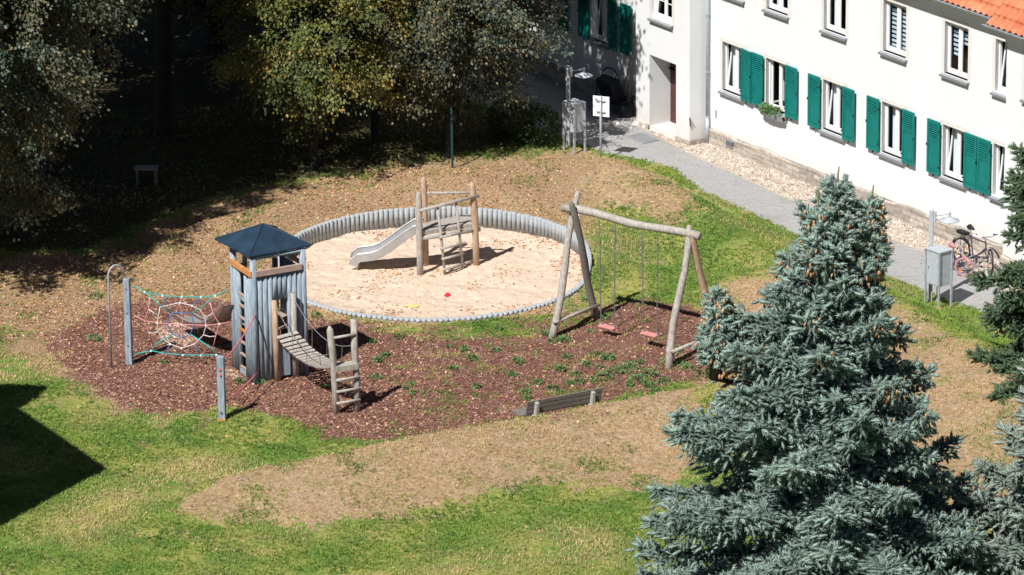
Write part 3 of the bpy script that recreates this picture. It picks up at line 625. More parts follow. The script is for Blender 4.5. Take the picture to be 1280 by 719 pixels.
# stair block roof
mb = MB(); wbox(mb, -2.95, -.16, 7.2, 7.3, -.3, .75); mb.build('block_roof', M['tile'], house)
dp = MB(); dp.tube([W(-.19, 6.2, .10), W(-.19, .72, .10), ], .045, 12); dp.tube([W(-.19, .72, .10), W(-.19, .0, .10)], .055, 12)
dpo = dp.build('downpipe', M['galv'], house, smoothf=True)
for v in (.75, 2.0, 3.6, 5.1):
    mb = MB(); mb.tube([W(-.19, v-.02, .10), W(-.19, v+.02, .10)], .058, 12); wbox(mb, -.20, -.18, v-.01, v+.01, 0, .1); mb.build('pipe_bracket', M['galv'], dpo)
mb = MB(); wbox(mb, .05, .12, .78, .98, 0, .015); mb.build('plate', M['sill'], house)
mb = MB(); mb.tube([W(-.27, .55, .60), W(-.27, .78, .62), W(-.20, .80, .66)], .02, 6); mb.build('hose_tap', M['door'], house)

# planter on the second window sill
pl = empty('flower_box', W(2.78, 1.52, .17), 'grey curved flower box with small plants under the second window', 'flower box')
mb = MB(); n = 10
for k in range(n):
    a, b = -.5+k/n, -.5+(k+1)/n; f = lambda t: .13-.22*t*t
    P = lambda t, v, s: W(2.78+t*1.0, v, .10+s*f(t))
    for s in (1,): mb.quad(P(a, 1.44, .8), P(b, 1.44, .8), P(b, 1.60, 1.3), P(a, 1.60, 1.3))
    mb.quad(P(a, 1.58, 1.3), P(b, 1.58, 1.3), P(b, 1.58, -.3), P(a, 1.58, -.3)); mb.quad(P(a, 1.44, .8), P(a, 1.44, -.3), P(b, 1.44, -.3), P(b, 1.44, .8))
wbox(mb, 2.28, 3.28, 1.44, 1.60, .02, .06); mb.build('trough', M['sill'], pl)
def leafblob(n, c, rad, size, flat=1.0, seed=1):
    q = np.random.default_rng(seed); d = q.normal(size=(n, 3)); d /= np.linalg.norm(d, axis=1, keepdims=True); rr = q.uniform(.3, 1, n)[:, None]**.5
    T = np.array(c)+d*rr*np.array([rad, rad, rad*flat]); dirs = d+q.normal(scale=.6, size=(n, 3)); Mx = frames(dirs, q.uniform(0, 6.3, n), q.uniform(.6, 1.3, n)*size)
    pv = np.array([[0, 0, 0], [.5, .32, .05], [1, 0, 0], [.5, -.32, .05]]); return stamp(pv, np.array([[0, 1, 2, 3]]), Mx, T)
Vs, Fs, b = [], [], 0
for k, (u, sd) in enumerate(((2.45, 1), (2.6, 2), (2.85, 3), (3.02, 4), (2.72, 5))):
    v_, f_ = leafblob(90, W(u, 1.66, .18), .12, .07, 1, sd); Vs.append(v_); Fs.append(f_+b); b += len(v_)
npmesh('plants', np.concatenate(Vs), np.concatenate(Fs), M['clover'], parent=pl, tint=np.repeat(rng.uniform(0, 1, b//4), 4))

# mat, tub, rods and wheelbarrow by the porch
mb = MB(); wbox(mb, -1.95, -1.15, .006, .03, 1.0, 1.5)
for k in range(12): wbox(mb, -1.93+k*.066, -1.90+k*.066, .03, .042, 1.02, 1.48)
o = mb.build('foot_grate', M['sill']); tag(o, 'grey metal foot grate set before the recessed house door', 'doormat')
for i, (a, b_) in enumerate((((784, 142), (789, 66)), ((776, 138), (786, 80)))):
    p = px(*a, 0); p2 = pxv(b_[0], b_[1], W(0, 0, .35), WN); mb = MB(); mb.tube([p, .5*(p+p2)+np.array([.03, 0, 0]), p2], .02, 7); o = mb.build('wooden_pole', M['tanwood'])
    tag(o, ['longer brown wooden pole leaning beside the white stair block', 'shorter brown wooden pole leaning left of the longer one'][i], 'pole', 'wooden poles leaning at the porch')
tb = empty('plastic_tub', px(783, 146), 'black plastic tub standing at the foot of the wooden poles', 'tub'); c = px(783, 146); mb = MB(); mb.tube([c, c+[0, 0, .33]], [.17, .21], 16); mb.tube([c+[0, 0, .32], c+[0, 0, .36]], [.225, .225], 16); mb.build('bucket_body', M['blackplastic'], tb)
mb = MB(); mb.tube([c+[-.21, 0, .33], c+[0, .03, .42], c+[.21, 0, .33]], .008, 5); mb.build('handle', M['steel'], tb)
wbp = px(760, 140); wb = empty('wheelbarrow', wbp, 'dark wheelbarrow tipped up against the shaded wall', 'wheelbarrow')
mb = MB(); X = WD; Z = np.array([0, 0, 1.]); c = wbp+WN*-.1
mb.box(c+Z*.60, (.75, .34, .75), np.array([WD, WN*.93-Z*.37, WN*.37+Z*.93]), taper=1.0); mb.build('tray', M['blackplastic'], wb, bevel=.05)
mb = MB()
for s in (-.33, .33): mb.tube([c+WD*s+Z*.15+WN*.25, c+WD*s*1.1+Z*.7+WN*.22, c+WD*s*.9+Z*1.12+WN*.02], .02, 6)
mb.tube([c-WD*.33+Z*1.1, c-WD*.15+Z*1.22, c+WD*.15+Z*1.22, c+WD*.33+Z*1.1], .02, 6); mb.build('frame', M['blackplastic'], wb)
mb = MB(); mb.torus(c+Z*.2-WD*.5+WN*.15, WN, .15, .04, 18, 6); mb.build('wheel', M['black'], wb)
for i, (x, y, s) in enumerate(((795, 157, .14), (805, 160, .09), (772, 156, .10), (789, 161, .06))):
    c = px(x, y); mb = MB(); mb.box(c+np.array([0, 0, s*.4]), (s*1.5, s, s*.8), np.array([WD, WN, [0, 0, 1]]), taper=.75); o = mb.build('loose_stone', M['trim'], bevel=.02)
    tag(o, ['largest pale stone on the gravel at the porch corner', 'pale stone just right of the largest stone at the porch corner', 'pale stone furthest left by the tub at the shaded wall', 'tiny pale stone in front of the largest one at the porch corner'][i], 'stone', 'loose stones at the porch corner')

# ------------------------------------------------------------------ sand pit edging
proto = None; npal = 178
for k in range(npal):
    a = 2*math.pi*k/npal; sn = math.sin(a); h = float(ringh(np.array([sn]))[0])+.07+random.uniform(-.012, .012); h = max(h, .115+random.uniform(-.012, .012)); x = PC[0]+PR*math.cos(a); y = PC[1]+PR*math.sin(a)
    if proto is None:
        mb = MB(); mb.tube([(0, 0, -.3), (0, 0, .97), (0, 0, 1.0)], [.064, .064, .052], 12); o = mb.build('palisade_post', M['concrete'], smoothf=False); proto = o; o.data.polygons.foreach_set('use_smooth', [len(p.vertices) == 4 for p in o.data.polygons])
        tag(o, None, 'post', 'palisade posts round the sand pit')
    else: o = proto.copy(); COL.objects.link(o)
    o.location = (x, y, -.08 if h < .3 else -.03); o.scale = (1, 1, h+(.08 if h < .3 else .03)); o.rotation_euler = (random.uniform(-.012, .012), random.uniform(-.012, .012), random.uniform(0, 6))
    o['label'] = 'tall grey concrete palisade post at the back of the sand pit' if h > .3 else ('low grey concrete palisade post at the front of the sand pit' if h < .2 else 'mid-height grey concrete palisade post at the side of the sand pit')

# ------------------------------------------------------------------ play tower
def up(p, z): return np.array([p[0], p[1], p[2]+z])
Z = np.array([0, 0, 1.])
ta = R_(27.5); tr = np.array([math.cos(ta), math.sin(ta), 0]); tl = np.array([-math.sin(ta), math.cos(ta), 0]); TF = px(320, 478); TA, TB = 1.27, 1.10
tower = empty('play_tower', TF+tr*TA/2+tl*TB/2, 'square play tower of grey weathered logs under a dark pyramid roof', 'play tower')
def T(a, b, z): return TF+tr*a+tl*b+Z*z
TAX = np.array([tr, tl, Z])
for a, b in ((0, 0), (TA, 0), (0, TB), (TA, TB)):
    mb = MB(); mb.tube([T(a, b, -.2), T(a, b, 1.5), T(a, b, 3.05)], [.085, .08, .075], 12, wob=.05); mb.build('corner_post', M['log'], tower, smoothf=True)
# wall logs: (face origin, dir, positions, z0, z1)
def logs(fn, spans):
    for s, z0, z1, r_ in spans:
        mb = MB(); mb.tube([fn(s, z0), fn(s, (z0+z1)/2), fn(s, z1)], r_, 10, wob=.07); mb.build('wall_log', M['log'], tower, smoothf=True)
front = []
xs = np.linspace(.155, TA-.12, 9)
for i, s in enumerate(xs):
    r_ = .066+random.uniform(-.004, .006)
    if .50 < s < .90: front.append((s, 1.95, 2.58, r_)); front.append((s, -.05, .98, r_)) if s > .60 else None
    else: front.append((s, -.05, 2.56+random.uniform(-.03, .03), r_))
logs(lambda s, z: T(s, -.0, z), front)
logs(lambda s, z: T(-.0, s, z), [(.14, -.05, 2.5, .07), (.27, -.05, 2.45, .068), (.39, -.05, 2.5, .062), (TB-.16, -.05, 2.62, .072), (TB-.29, -.05, 2.6, .06)])
logs(lambda s, z: T(TA, s, z), [(.14+.133*k, -.05, 2.55, .068) for k in range(7)])
logs(lambda s, z: T(s, TB, z), [(.14+.133*k, -.05, 2.55 if k in (0, 1, 7) else 1.2, .068) for k in range(8)])
mb = MB()
for k in range(9): mb.box(T(TA/2, .07+k*.12, 1.2), (TA-.1, .11, .035), TAX)
mb.build('deck', M['paleplank'], tower)
mb = MB(); mb.box(T(-.07, .50, 2.66), (.06, TB+.02, .15), TAX); o = mb.build('rail_board', M['orangewood'], tower, bevel=.01); o['label'] = 'fresh orange board on the ladder side'
mb = MB(); mb.box(T(.62, -.075, 2.66), (TA-.08, .06, .15), TAX); mb.build('rail_board', M['paleplank'], tower, bevel=.01)
mb = MB(); mb.box(T(TA+.02, TB/2, 2.68), (.05, TB, .12), TAX); mb.build('rail_board', M['paleplank'], tower, bevel=.01)
mb = MB(); mb.box(T(.3, TB, 2.95), (.09, .09, .9), TAX); mb.tube([T(0, TB, 2.9), T(TA, TB, 2.9)], .05, 8); mb.tube([T(TA, 0, 3.02), T(TA, TB, 3.02)], .05, 8); mb.tube([T(0, 0, 3.02), T(0, TB, 3.02)], .05, 8); mb.tube([T(0, 0, 3.02), T(TA, 0, 3.02)], .05, 8); mb.build('roof_frame', M['log'], tower)
lad = MB()
for i, z in enumerate([.18, .50, .80, 1.1, 1.4, 1.7, 1.98]):
    mb = MB(); mb.box(T(-.02, .61, z), (.05, .34, .04 if i != 3 else .05), TAX); o = mb.build('rung', M['orangewood'] if i == 3 else M['paleplank'], tower)
mb = MB(); mb.box(T(-.01, .62, 1.90), (.05, .32, .12), TAX); mb.box(T(-.01, .62, .05), (.08, .34, .16), TAX); mb.build('cross_board', M['log'], tower)
mb = MB(); rz = 3.13; A = [px(312, 320.5, rz), px(390, 306, rz), None, px(268.3, 298.5, rz)]; A[2] = A[1]+A[3]-A[0]; ap = (A[1]+A[3])/2+Z*.43
B = [p-Z*.03 for p in A]; mb.add(A+B+[ap, ap-Z*.06], [(0, 1, 8), (1, 2, 8), (2, 3, 8), (3, 0, 8), (0, 4, 5, 1), (1, 5, 6, 2), (2, 6, 7, 3), (3, 7, 4, 0), (4, 9, 5), (5, 9, 6), (6, 9, 7), (7, 9, 4)])
ro = mb.build('roof', M['roofsheet'], tower)
mb = MB()
for p in A: mb.tube([p+Z*.008, ap+Z*.012], .014, 6)
mb.build('hip_seam', M['roofsheet'], ro)
# short posts carrying the bridge
for s, z, lean in ((.46, 1.98, -.02), (.93, 2.08, 0)):
    mb = MB(); mb.tube([T(s+.02, -.16, -.1), T(s, -.17, 1), T(s+lean, -.17, z)], [.075, .07, .065], 10, wob=.08); mb.build('bridge_post', M['tanwood'] if s < .6 else M['wood'], tower, smoothf=True)
mb = MB(); mb.box(T(.65, -.12, .55), (.34, .05, .9), TAX); mb.build('inner_shade_board', M['log'], tower)

# ladder stand
l1 = px(421, 517.5); l2 = px(446, 514); ld = (l2-l1)/np.linalg.norm(l2-l1); lp = np.array([-ld[1], ld[0], 0]); lw = np.linalg.norm(l2-l1)
stand = empty('ladder_stand', (l1+l2)/2, 'grey wooden ladder stand with two uneven posts at the end of the rope bridge', 'ladder')
def S(a, b, z): return l1+ld*a+lp*b+Z*z
mb = MB(); mb.tube([S(.0, 0, -.2), S(-.03, 0, .7), S(-.07, 0, 1.5), S(-.12, .0, 2.04), S(-.13, 0, 2.14)], [.07, .075, .085, .08, .02], 10, wob=.07); mb.build('post', M['wood'], stand, smoothf=True)
mb = MB(); mb.tube([S(lw, 0, -.2), S(lw+.02, 0, .7), S(lw-.02, 0, 1.5), S(lw-.03, 0, 2.22)], [.075, .075, .08, .075], 10, wob=.07); mb.build('post', M['wood'], stand, smoothf=True)
for z in (.28, .56, .84): mb = MB(); mb.tube([S(-.03, -.09, z), S(lw+.06, -.09, z+.02)], .035, 8, wob=.05); mb.build('rung', M['wood'], stand, smoothf=True)
mb = MB(); mb.tube([S(-.05, -.06, 1.86), S(lw, -.07, 1.88)], .035, 8); mb.build('top_rail', M['wood'], stand, smoothf=True)
mb = MB(); SA = np.array([ld, lp, Z]); mb.box(S(lw/2, .05, 1.14), (lw+.05, .32, .04), SA); mb.box(S(lw/2, -.10, 1.11), (lw+.06, .03, .14), SA); mb.build('platform', M['wood'], stand, bevel=.006)
# hanging bridge
bridge = empty('rope_bridge', T(1.2, -1.4, 1), 'sagging grey plank bridge hung on chains between tower and ladder stand', 'bridge')
bs0, bs1 = T(.47, -.2, 1.12), T(.93, -.2, 1.16); be0, be1 = S(-.02, .22, 1.08), S(lw, .22, 1.10)
nb = 17; 
def bp(t, s):
    a = bs0+(be0-bs0)*t; b = bs1+(be1-bs1)*t; return a+(b-a)*s - Z*(.26*4*t*(1-t))
for k in range(nb):
    t = (k+.5)/nb; c0, c1 = bp(t, -.08), bp(t, 1.08); d1 = bp(min(t+.02, 1), .5)-bp(max(t-.02, 0), .5); d1 /= np.linalg.norm(d1); x = (c1-c0)/np.linalg.norm(c1-c0); z = np.cross(x, d1); ln = np.linalg.norm(c1-c0)+random.uniform(-.03, .03)
    mb = MB(); mb.box((c0+c1)/2+z*random.uniform(-.006, .006), (ln, .10, .045), np.array([x, d1, z]), taper=.96); mb.build('plank', M['wood'], bridge)
for s, a0, b0 in ((0, T(.46, -.2, 1.85), S(-.1, .05, 1.45)), (1, T(.93, -.2, 1.95), S(lw, .05, 1.60))):
    mb = MB(); pts = [a0+(b0-a0)*t-Z*.42*4*t*(1-t) for t in np.linspace(0, 1, 12)]; mb.tube(pts, .010, 5)
    for t in (.3, .55, .8): q = a0+(b0-a0)*t-Z*.42*4*t*(1-t); mb.tube([q, bp(t, s)], .007, 4)
    mb.tube([bp(t, s)-Z*.03 for t in np.linspace(0, 1, 12)], .01, 5)
    mb.build('hand_chain', M['chain'], bridge)

# second slide behind the tower
s2 = empty('metal_slide', T(-1.0, TB, 0), 'brown and steel slide curving down behind the play tower', 'slide')
def slide(root, p0, p1, wdir, prof, wid, mats, side=.16, lip=True):
    """prof: list (t, z) along p0->p1"""
    bed = MB(); n = len(prof); C = [p0+(p1-p0)*t+Z*z for t, z in prof]
    th = .02
    for i in range(n-1):
        a, b = C[i], C[i+1]; wv = wdir*wid/2
        bed.quad(a-wv, b-wv, b+wv, a+wv); bed.quad(a+wv-Z*th, b+wv-Z*th, b-wv-Z*th, a-wv-Z*th)
    for s in (-1, 1):
        wv = wdir*wid/2*s; sd = MB(); rim = MB()
        for i in range(n-1):
            a, b = C[i]+wv, C[i+1]+wv; ta_ = (C[i+1]-C[i]); ta_ /= np.linalg.norm(ta_); nz_ = np.cross(wdir, ta_); nz_ *= np.sign(nz_[2]) or 1
            o_ = wdir*s*.012
            t2 = C[min(i+2, n-1)]-C[i+1]; t2 = t2/np.linalg.norm(t2) if np.linalg.norm(t2) > 0 else ta_; nz2 = np.cross(wdir, t2); nz2 *= np.sign(nz2[2]) or 1
            t0 = C[i]-C[max(i-1, 0)]; t0 = t0/np.linalg.norm(t0) if np.linalg.norm(t0) > 0 else ta_
            na = nz_ if i == 0 else (np.cross(wdir, C[i+1]-C[i-1])); na = na/np.linalg.norm(na); na *= np.sign(na[2]) or 1
            nb_ = np.cross(wdir, C[min(i+2, n-1)]-C[i]); nb_ /= np.linalg.norm(nb_); nb_ *= np.sign(nb_[2]) or 1
            sd.quad(a-na*.04, b-nb_*.04, b+nb_*side, a+na*side); sd.quad(a+o_+na*side, b+o_+nb_*side, b+o_-nb_*.04, a+o_-na*.04)
            rim.tube([a+na*side, b+nb_*side], .02, 6)
        sd.build('side_wall', mats[1], root); rim.build('rim', mats[2], root)
    bed.build('bed', mats[0], root)
    return C
e2 = g(232, 416); st2 = T(-.1, TB-.1, 0); d2 = e2-st2; d2[2] = 0; wd2 = np.array([-d2[1], d2[0], 0]); wd2 /= np.linalg.norm(wd2)
slide(s2, st2, np.array([e2[0], e2[1], 0]), wd2, [(.0, 1.62), (.10, 1.34), (.20, 1.12), (.32, .90), (.46, .70), (.60, .56), (.74, .46), (.88, .40), (1.0, .38)], .42, (M['steel'], mat('brown_slide_side', (.16, .09, .07), .5, var=.15), M['steel']), side=.09)
mb = MB()
q = st2+d2*.9
mb.tube([q+wd2*.2+Z*.33, q+wd2*.2], .02, 6); mb.tube([q-wd2*.2+Z*.33, q-wd2*.2], .02, 6); mb.build('foot', M['steel'], s2)

# climbing net
pa = g(162, 455.5); pt = T(0, TB, 0); nd = pt-pa; nd[2] = 0; nl = np.linalg.norm(nd); nd /= nl; nn_ = np.array([-nd[1], nd[0], 0])
if nn_[1] > 0: nn_ = -nn_
post = empty('net_post', pa, 'taller squared grey post holding the left side of the climbing net', 'post'); mb = MB(); ax = np.array([nd, nn_, Z]); mb.box(up(pa, .98), (.16, .16, 2.30), ax, taper=.93); mb.build('shaft', M['log'], post, bevel=.012)
mb = MB()
for z in (.5, 1.3, 1.9): mb.tube([up(pa, z)+nn_*.075, up(pa, z)+nn_*.095], .02, 8)
mb.build('bolt', M['chain'], post)
mb = MB(); mb.box(up(pa, .03), (.14, .14, .1), ax); mb.build('post_shoe', M['tanwood'], post)
pb = g(278, 525.5); post2 = empty('rope_post', pb, 'short squared grey post in front, tied to the tower by red ropes', 'post'); mb = MB(); mb.box(up(pb, .68), (.17, .15, 1.72), ax, taper=.95); mb.build('shaft', M['log'], post2, bevel=.012)
mb = MB(); mb.tube([up(pb, 1.25)+nn_*.07, up(pb, 1.25)+nn_*.10], .035, 8); mb.tube([up(pb, 1.12)+nn_*.07, up(pb, 1.12)+nn_*.10], .03, 8); mb.build('knot', M['ropered'], post2)
mb = MB(); mb.tube([up(pb, .22)+nn_*.07, up(pb, .22)+nn_*.10], .03, 8); mb.build('bolt', M['chain'], post2)
mb = MB(); mb.box(up(pb, .02), (.18, .16, .09), ax); mb.build('post_shoe', M['orangewood'], post2)
pole = empty('arched_pole', g(139.5, 459.5), 'thin galvanised pole arching over the top of the net post', 'pole'); q0 = g(139.5, 459.5); mb = MB(); dd = pa-q0; dd[2] = 0
pts = [up(q0, -.1), up(q0, 2.25)]+[up(q0+dd*(.42-.42*math.cos(a)), 2.25+.24*math.sin(a)) for a in np.linspace(.3, math.pi, 9)]; pts[-1] = up(q0+dd*.9, 2.18)
mb.tube(pts, .022, 8); mb.build('tube', M['galv'], pole, smoothf=True)
def NP(x, y, off=0): return pxv(x, y, pa+nn_*off, nn_)
net = empty('climbing_net', up((pa+pt)/2, .6), 'spider-web climbing net of teal, pink and blue rope between post and tower', 'climbing net')
def z7(x, y): return NP(120+x/3.126, 310+y/3.126)   # node positions read off one enlarged view
def rope(name, segs, m, r_=.013, parent=net, bow=0):
    mb = MB()
    for s in segs:
        P = [z7(*p) for p in s]
        mb.tube(P, r_, 6)
    return mb.build(name, m, parent, smoothf=True)
rope('edge_rope', [[(150, 148), (190, 172), (260, 187), (335, 192), (410, 191), (465, 187), (515, 163)], [(152, 416), (215, 402), (270, 412), (340, 418), (410, 420), (470, 418), (522, 436)], [(190, 172), (240, 215), (295, 254)], [(465, 187), (420, 225), (372, 257)], [(215, 402), (235, 375), (300, 338)], [(470, 418), (455, 393), (370, 338)]], M['ropeteal'])
rope('radial_rope', [[(152, 265), (190, 285), (240, 293), (335, 300), (430, 303), (482, 297), (522, 290)], [(335, 192), (328, 214), (338, 275), (335, 345), (340, 418)], [(210, 195), (205, 240), (190, 285), (205, 330), (222, 375)], [(445, 212), (458, 255), (482, 297), (468, 345), (456, 393)]], M['ropepink'])
rope('inner_ring', [[(295, 254), (335, 252), (372, 257), (384, 300), (368, 338), (335, 350), (300, 338), (280, 300), (295, 254)], [(260, 187), (284, 222)], [(410, 191), (376, 226)], [(270, 412), (290, 376)], [(408, 418), (386, 380)]], M['ropeblue'])
rope('outer_ring', [[(250, 232), (290, 222), (328, 214), (376, 226), (405, 240), (425, 270), (430, 303), (420, 340), (386, 376), (335, 392), (290, 376), (255, 350), (240, 320), (240, 293), (245, 262), (250, 232)], [(205, 240), (245, 266)], [(425, 275), (458, 255)], [(420, 340), (445, 347), (468, 345)], [(205, 330), (222, 334), (243, 325)]], M['ropewhite'])
mb = MB()
for p in ((190, 172), (260, 187), (335, 192), (410, 191), (465, 187), (240, 293), (430, 303), (482, 297), (335, 300), (215, 402), (340, 418), (410, 420), (470, 418), (328, 214), (376, 226), (290, 376), (335, 392)):
    mb.tube([z7(*p)-nn_*.02, z7(*p)+nn_*.02], .024, 8)
mb.build('rope_joint', M['white'], net)
for i, (a, b, sg_) in enumerate(((up(pb, 1.38), pxv(319, 394.5, T(0, -.1, 0), -tl), .10), (up(pb, .42), pxv(321.5, 466, T(0, -.1, 0), -tl), .06))):
    mb = MB(); mb.tube([a+(b-a)*t-Z*sg_*4*t*(1-t) for t in np.linspace(0, 1, 9)], .017, 7); o = mb.build('balance_rope', M['ropered'], smoothf=True)
    tag(o, ['upper red rope slung from the short post to the tower wall', 'lower red rope slung from the short post to the tower foot'][i], 'rope', 'red ropes between post and tower')

# ------------------------------------------------------------------ sand pit slide
P1, P2, P3 = px(525, 343, -.03), px(532, 330.5, -.03), px(595, 332, -.03)
sl1 = empty('play_platform', (P1+P3)/2, 'three-posted wooden platform with ladder and slide standing in the sand pit', 'play platform')
for p, h, m_, ln in ((P1, 2.14, 'wood', .0), (P2, 2.28, 'tanwood', -.02), (P3, 2.18, 'tanwood', -.07)):
    mb = MB(); mb.tube([up(p, -.3), up(p, .6), up(p, 1.4)+tr*ln*.3, up(p, h-.12)+tr*ln, up(p, h)+tr*ln], [.085, .08, .085, .075, .05], 10, wob=.07); mb.build('post', M[m_], sl1, smoothf=True)
dz = 1.02; D4 = P2+(P3-P1)*.80+np.array([0, .12, 0])
mb = MB(); poly = [P1-tr*.02, P3+(P3-P1)*.06, D4, P2-tr*.02]; tp = [np.array([p[0], p[1], dz+.06]) for p in poly]; bt = [np.array([p[0], p[1], dz-.05]) for p in poly]
mb.add(tp+bt, [(0, 1, 2, 3), (4, 7, 6, 5), (0, 4, 5, 1), (1, 5, 6, 2), (2, 6, 7, 3), (3, 7, 4, 0)]); mb.build('deck', M['wood'], sl1, bevel=.01)
mb = MB(); mb.tube([up(P1, dz-.09), up(P3, dz-.09)+(P3-P1)*.08], .06, 8, wob=.06); mb.build('deck_beam', M['wood'], sl1, smoothf=True)
mb = MB(); mb.tube([up(P1, 1.68)-np.array([-.02, .09, 0]), up(P3, 1.84)+(P3-P1)*.06-np.array([0, .09, 0])], .042, 8, wob=.05); mb.build('hand_rail', M['wood'], sl1, smoothf=True)
mb = MB(); mb.tube([up(P2, 1.86), up(P3, 1.90)], .035, 8, wob=.05); mb.build('hand_rail', M['white'] if 0 else M['wood'], sl1, smoothf=True)
la, lb = px(556.5, 342), px(579, 335.5); ua = P1+(P3-P1)*.33-np.array([-.0, .05, 0]); ub_ = P1+(P3-P1)*.66-np.array([0, .05, 0])
for a, b, z in ((la, ua, 1.76), (lb, ub_, 1.78)): mb = MB(); mb.tube([up(a, -.1), (a+up(b, z))/2, up(b, z)], .034, 8, wob=.05); mb.build('ladder_stile', M['wood'], sl1, smoothf=True)
for z in (.12, .38, .64, .92):
    t = z/1.76; a = la+(ua-la)*t; b = lb+(ub_-lb)*t; d_ = (b-a)/np.linalg.norm(b-a); a = np.array([a[0], a[1]-.04, z]); b = np.array([b[0], b[1]-.04, z]); mb = MB(); mb.tube([a-d_*.05, b+d_*.07], .034, 8, wob=.05); mb.build('rung', M['wood'], sl1, smoothf=True)
ms = (P1+P2)/2; en = px(447, 333.5); wv = P2-P1; wv[2] = 0; wv /= np.linalg.norm(wv); wv = np.array([.02, 1, 0]); wv /= np.linalg.norm(wv)
sl_o = empty('steel_slide', ms, 'stainless steel slide running down into the sand from the wooden platform', 'slide')
slide(sl_o, np.array([ms[0], ms[1], 0]), np.array([en[0], en[1], 0]), wv, [(-.02, 1.05), (.08, 1.03), (.2, .90), (.35, .71), (.5, .52), (.62, .39), (.74, .31), (.86, .28), (.95, .26), (1.0, .20), (1.02, .10)], .58, (M['steel'], M['steel'], M['steel']), side=.17)
mb = MB(); q = ms+(en-ms)*.97
for s in (-.24, .24): mb.tube([up(q, .25)+wv*s, up(q+(en-ms)*.05, -.1)+wv*s], .02, 6)
mb.build('foot', M['steel'], sl_o)
# toys in the sand
c = g(559, 369); sp = empty('sand_shovel', c, 'yellow toy shovel lying flat in the front of the sand pit', 'toy'); 
c0, c1 = g(504, 384), g(522, 384); sp.location = tuple(c0); mb = MB(); mb.tube([up(c0, .03), up(c0+(c1-c0)*.7, .03)], .014, 6); mb.build('handle', M['yellow'], sp); mb = MB(); mb.box(up(c0+(c1-c0)*.85, .03), (.15, .10, .02), np.array([[1, 0, 0], [0, 1, 0], [0, 0, 1]])); mb.build('blade', M['yellow'], sp, bevel=.008)
c = g(559.5, 369.5); o = empty('sand_mould', c, 'small red toy mould lying in the sand', 'toy'); mb = MB(); mb.tube([up(c, .0), up(c, .06)], [.07, .05], 10); mb.build('cup', M['red'], o); mb = MB(); mb.torus(up(c, .015), (0, 0, 1.0001), .075, .01, 16, 5) if 0 else mb.tube([up(c, 0), up(c, .018)], .085, 12); mb.build('lip', M['red'], o)

# ------------------------------------------------------------------ swing
f1, f2, f3 = g(690, 422), g(747, 398), g(837, 460)
sw = empty('swing_set', (f1+f3)/2, 'double swing frame of crooked grey robinia trunks on bare bark ground', 'swing')
bm = (f2+f1)/2; off_ = f2-f1; f4 = f3+off_*1.0; m2 = (f3+f4)/2; bd = m2-bm; bd[2] = 0; bl = np.linalg.norm(bd); bd /= bl; bo = off_.copy(); bo[2] = 0; bo /= np.linalg.norm(bo); BZ = 2.96
def tpt(foot, mid, z, over=.0):
    """point on leg line foot -> crossing at height BZ, extended"""
    t = z/(BZ if over == 0 else over); q = foot+(mid-foot)*t*np.array([1, 1, 0]); return np.array([q[0], q[1], z])
for (ft, md, hh, wob_, mt, sd) in ((f1, bm, 3.36, .05, 'wood', -1), (f2, bm, 3.26, -.05, 'darkwood', 1), (f3, m2-bd*.05, 3.22, -.07, 'wood', -1), (f4, m2-bd*.05, 3.12, .05, 'tanwood', 1)):
    mb = MB(); mb.tube([tpt(ft, md, -.2, 2.5 if md is bm else 0)]+[tpt(ft, md, z, 2.5 if md is bm else 0)+bd*wob_*math.sin(z*1.9)+bd*.10*sd*(z/3) for z in (.4, 1.0, 1.6, 2.2, 2.8, hh-.06, hh)], [.095, .095, .088, .095, .08, .085, .07, .045], 10, wob=.06); mb.build('leg', M[mt], sw, smoothf=True)
mb = MB(); b0 = up(bm-bd*.34, BZ+.02-bm[2]); b1 = up(m2+bd*.20, BZ+.06-m2[2]); mb.tube([b0+(b1-b0)*t+Z*.03*math.sin(t*9)+bo*.02*math.sin(t*7) for t in np.linspace(0, 1, 9)], [.10, .105, .10, .095, .10, .09, .10, .095, .10], 12, wob=.05); mb.build('beam', M['wood'], sw, smoothf=True)
for a, b, z in ((f1, f2, .40), (f3, f4, .38)): mb = MB(); mb.tube([tpt(a, (a+b)/2, z)-bo*.12+bd*.07, tpt(b, (a+b)/2, z)+bo*.1+bd*.07], .045, 8, wob=.06); mb.build('brace', M['wood'], sw, smoothf=True)
for i, (xa, xb, ys) in enumerate((((749, 405.5), (770.5, 412), .47), ((801.5, 414.5), (824, 421), .47))):
    # seat position: hang point under the beam
    A = pxv(xa[0], xa[1], up(bm, 0), bo); B = pxv(xb[0], xb[1], up(bm, 0), bo); A[2] = B[2] = (A[2]+B[2])/2; cen_ = (A+B)/2
    s_ = empty('hanging_swing', cen_, ['left red rubber swing seat hanging on chains near the crossed trunks', 'right red rubber swing seat hanging on chains near the single pale trunk'][i], 'swing', 'red swings on chains')
    mb = MB(); mb.box(cen_, (.46, .19, .045), np.array([bd, bo, Z])); mb.build('seat', M['redseat'], s_, bevel=.014)
    for q, e_ in ((cen_-bd*.20, -.03), (cen_+bd*.20, .03)):
        top = np.array([q[0], q[1], BZ-.08])+bd*e_; mb = MB(); n = 52
        for k in range(n):
            t0, t1 = k/n, (k+1)/n; c0 = q+(top-q)*(t0-.003); c1 = q+(top-q)*(t1+.003); side = bd if k % 2 else bo
            mb.tube([c0-side*.009, c1-side*.009], .007, 4, cap=False); mb.tube([c0+side*.009, c1+side*.009], .007, 4, cap=False)
        mb.build('chain', M['chain'], s_)
        mb = MB(); mb.box(q+Z*.04, (.05, .05, .06), np.array([bd, bo, Z])); mb.build('clamp', M['steel'], s_)

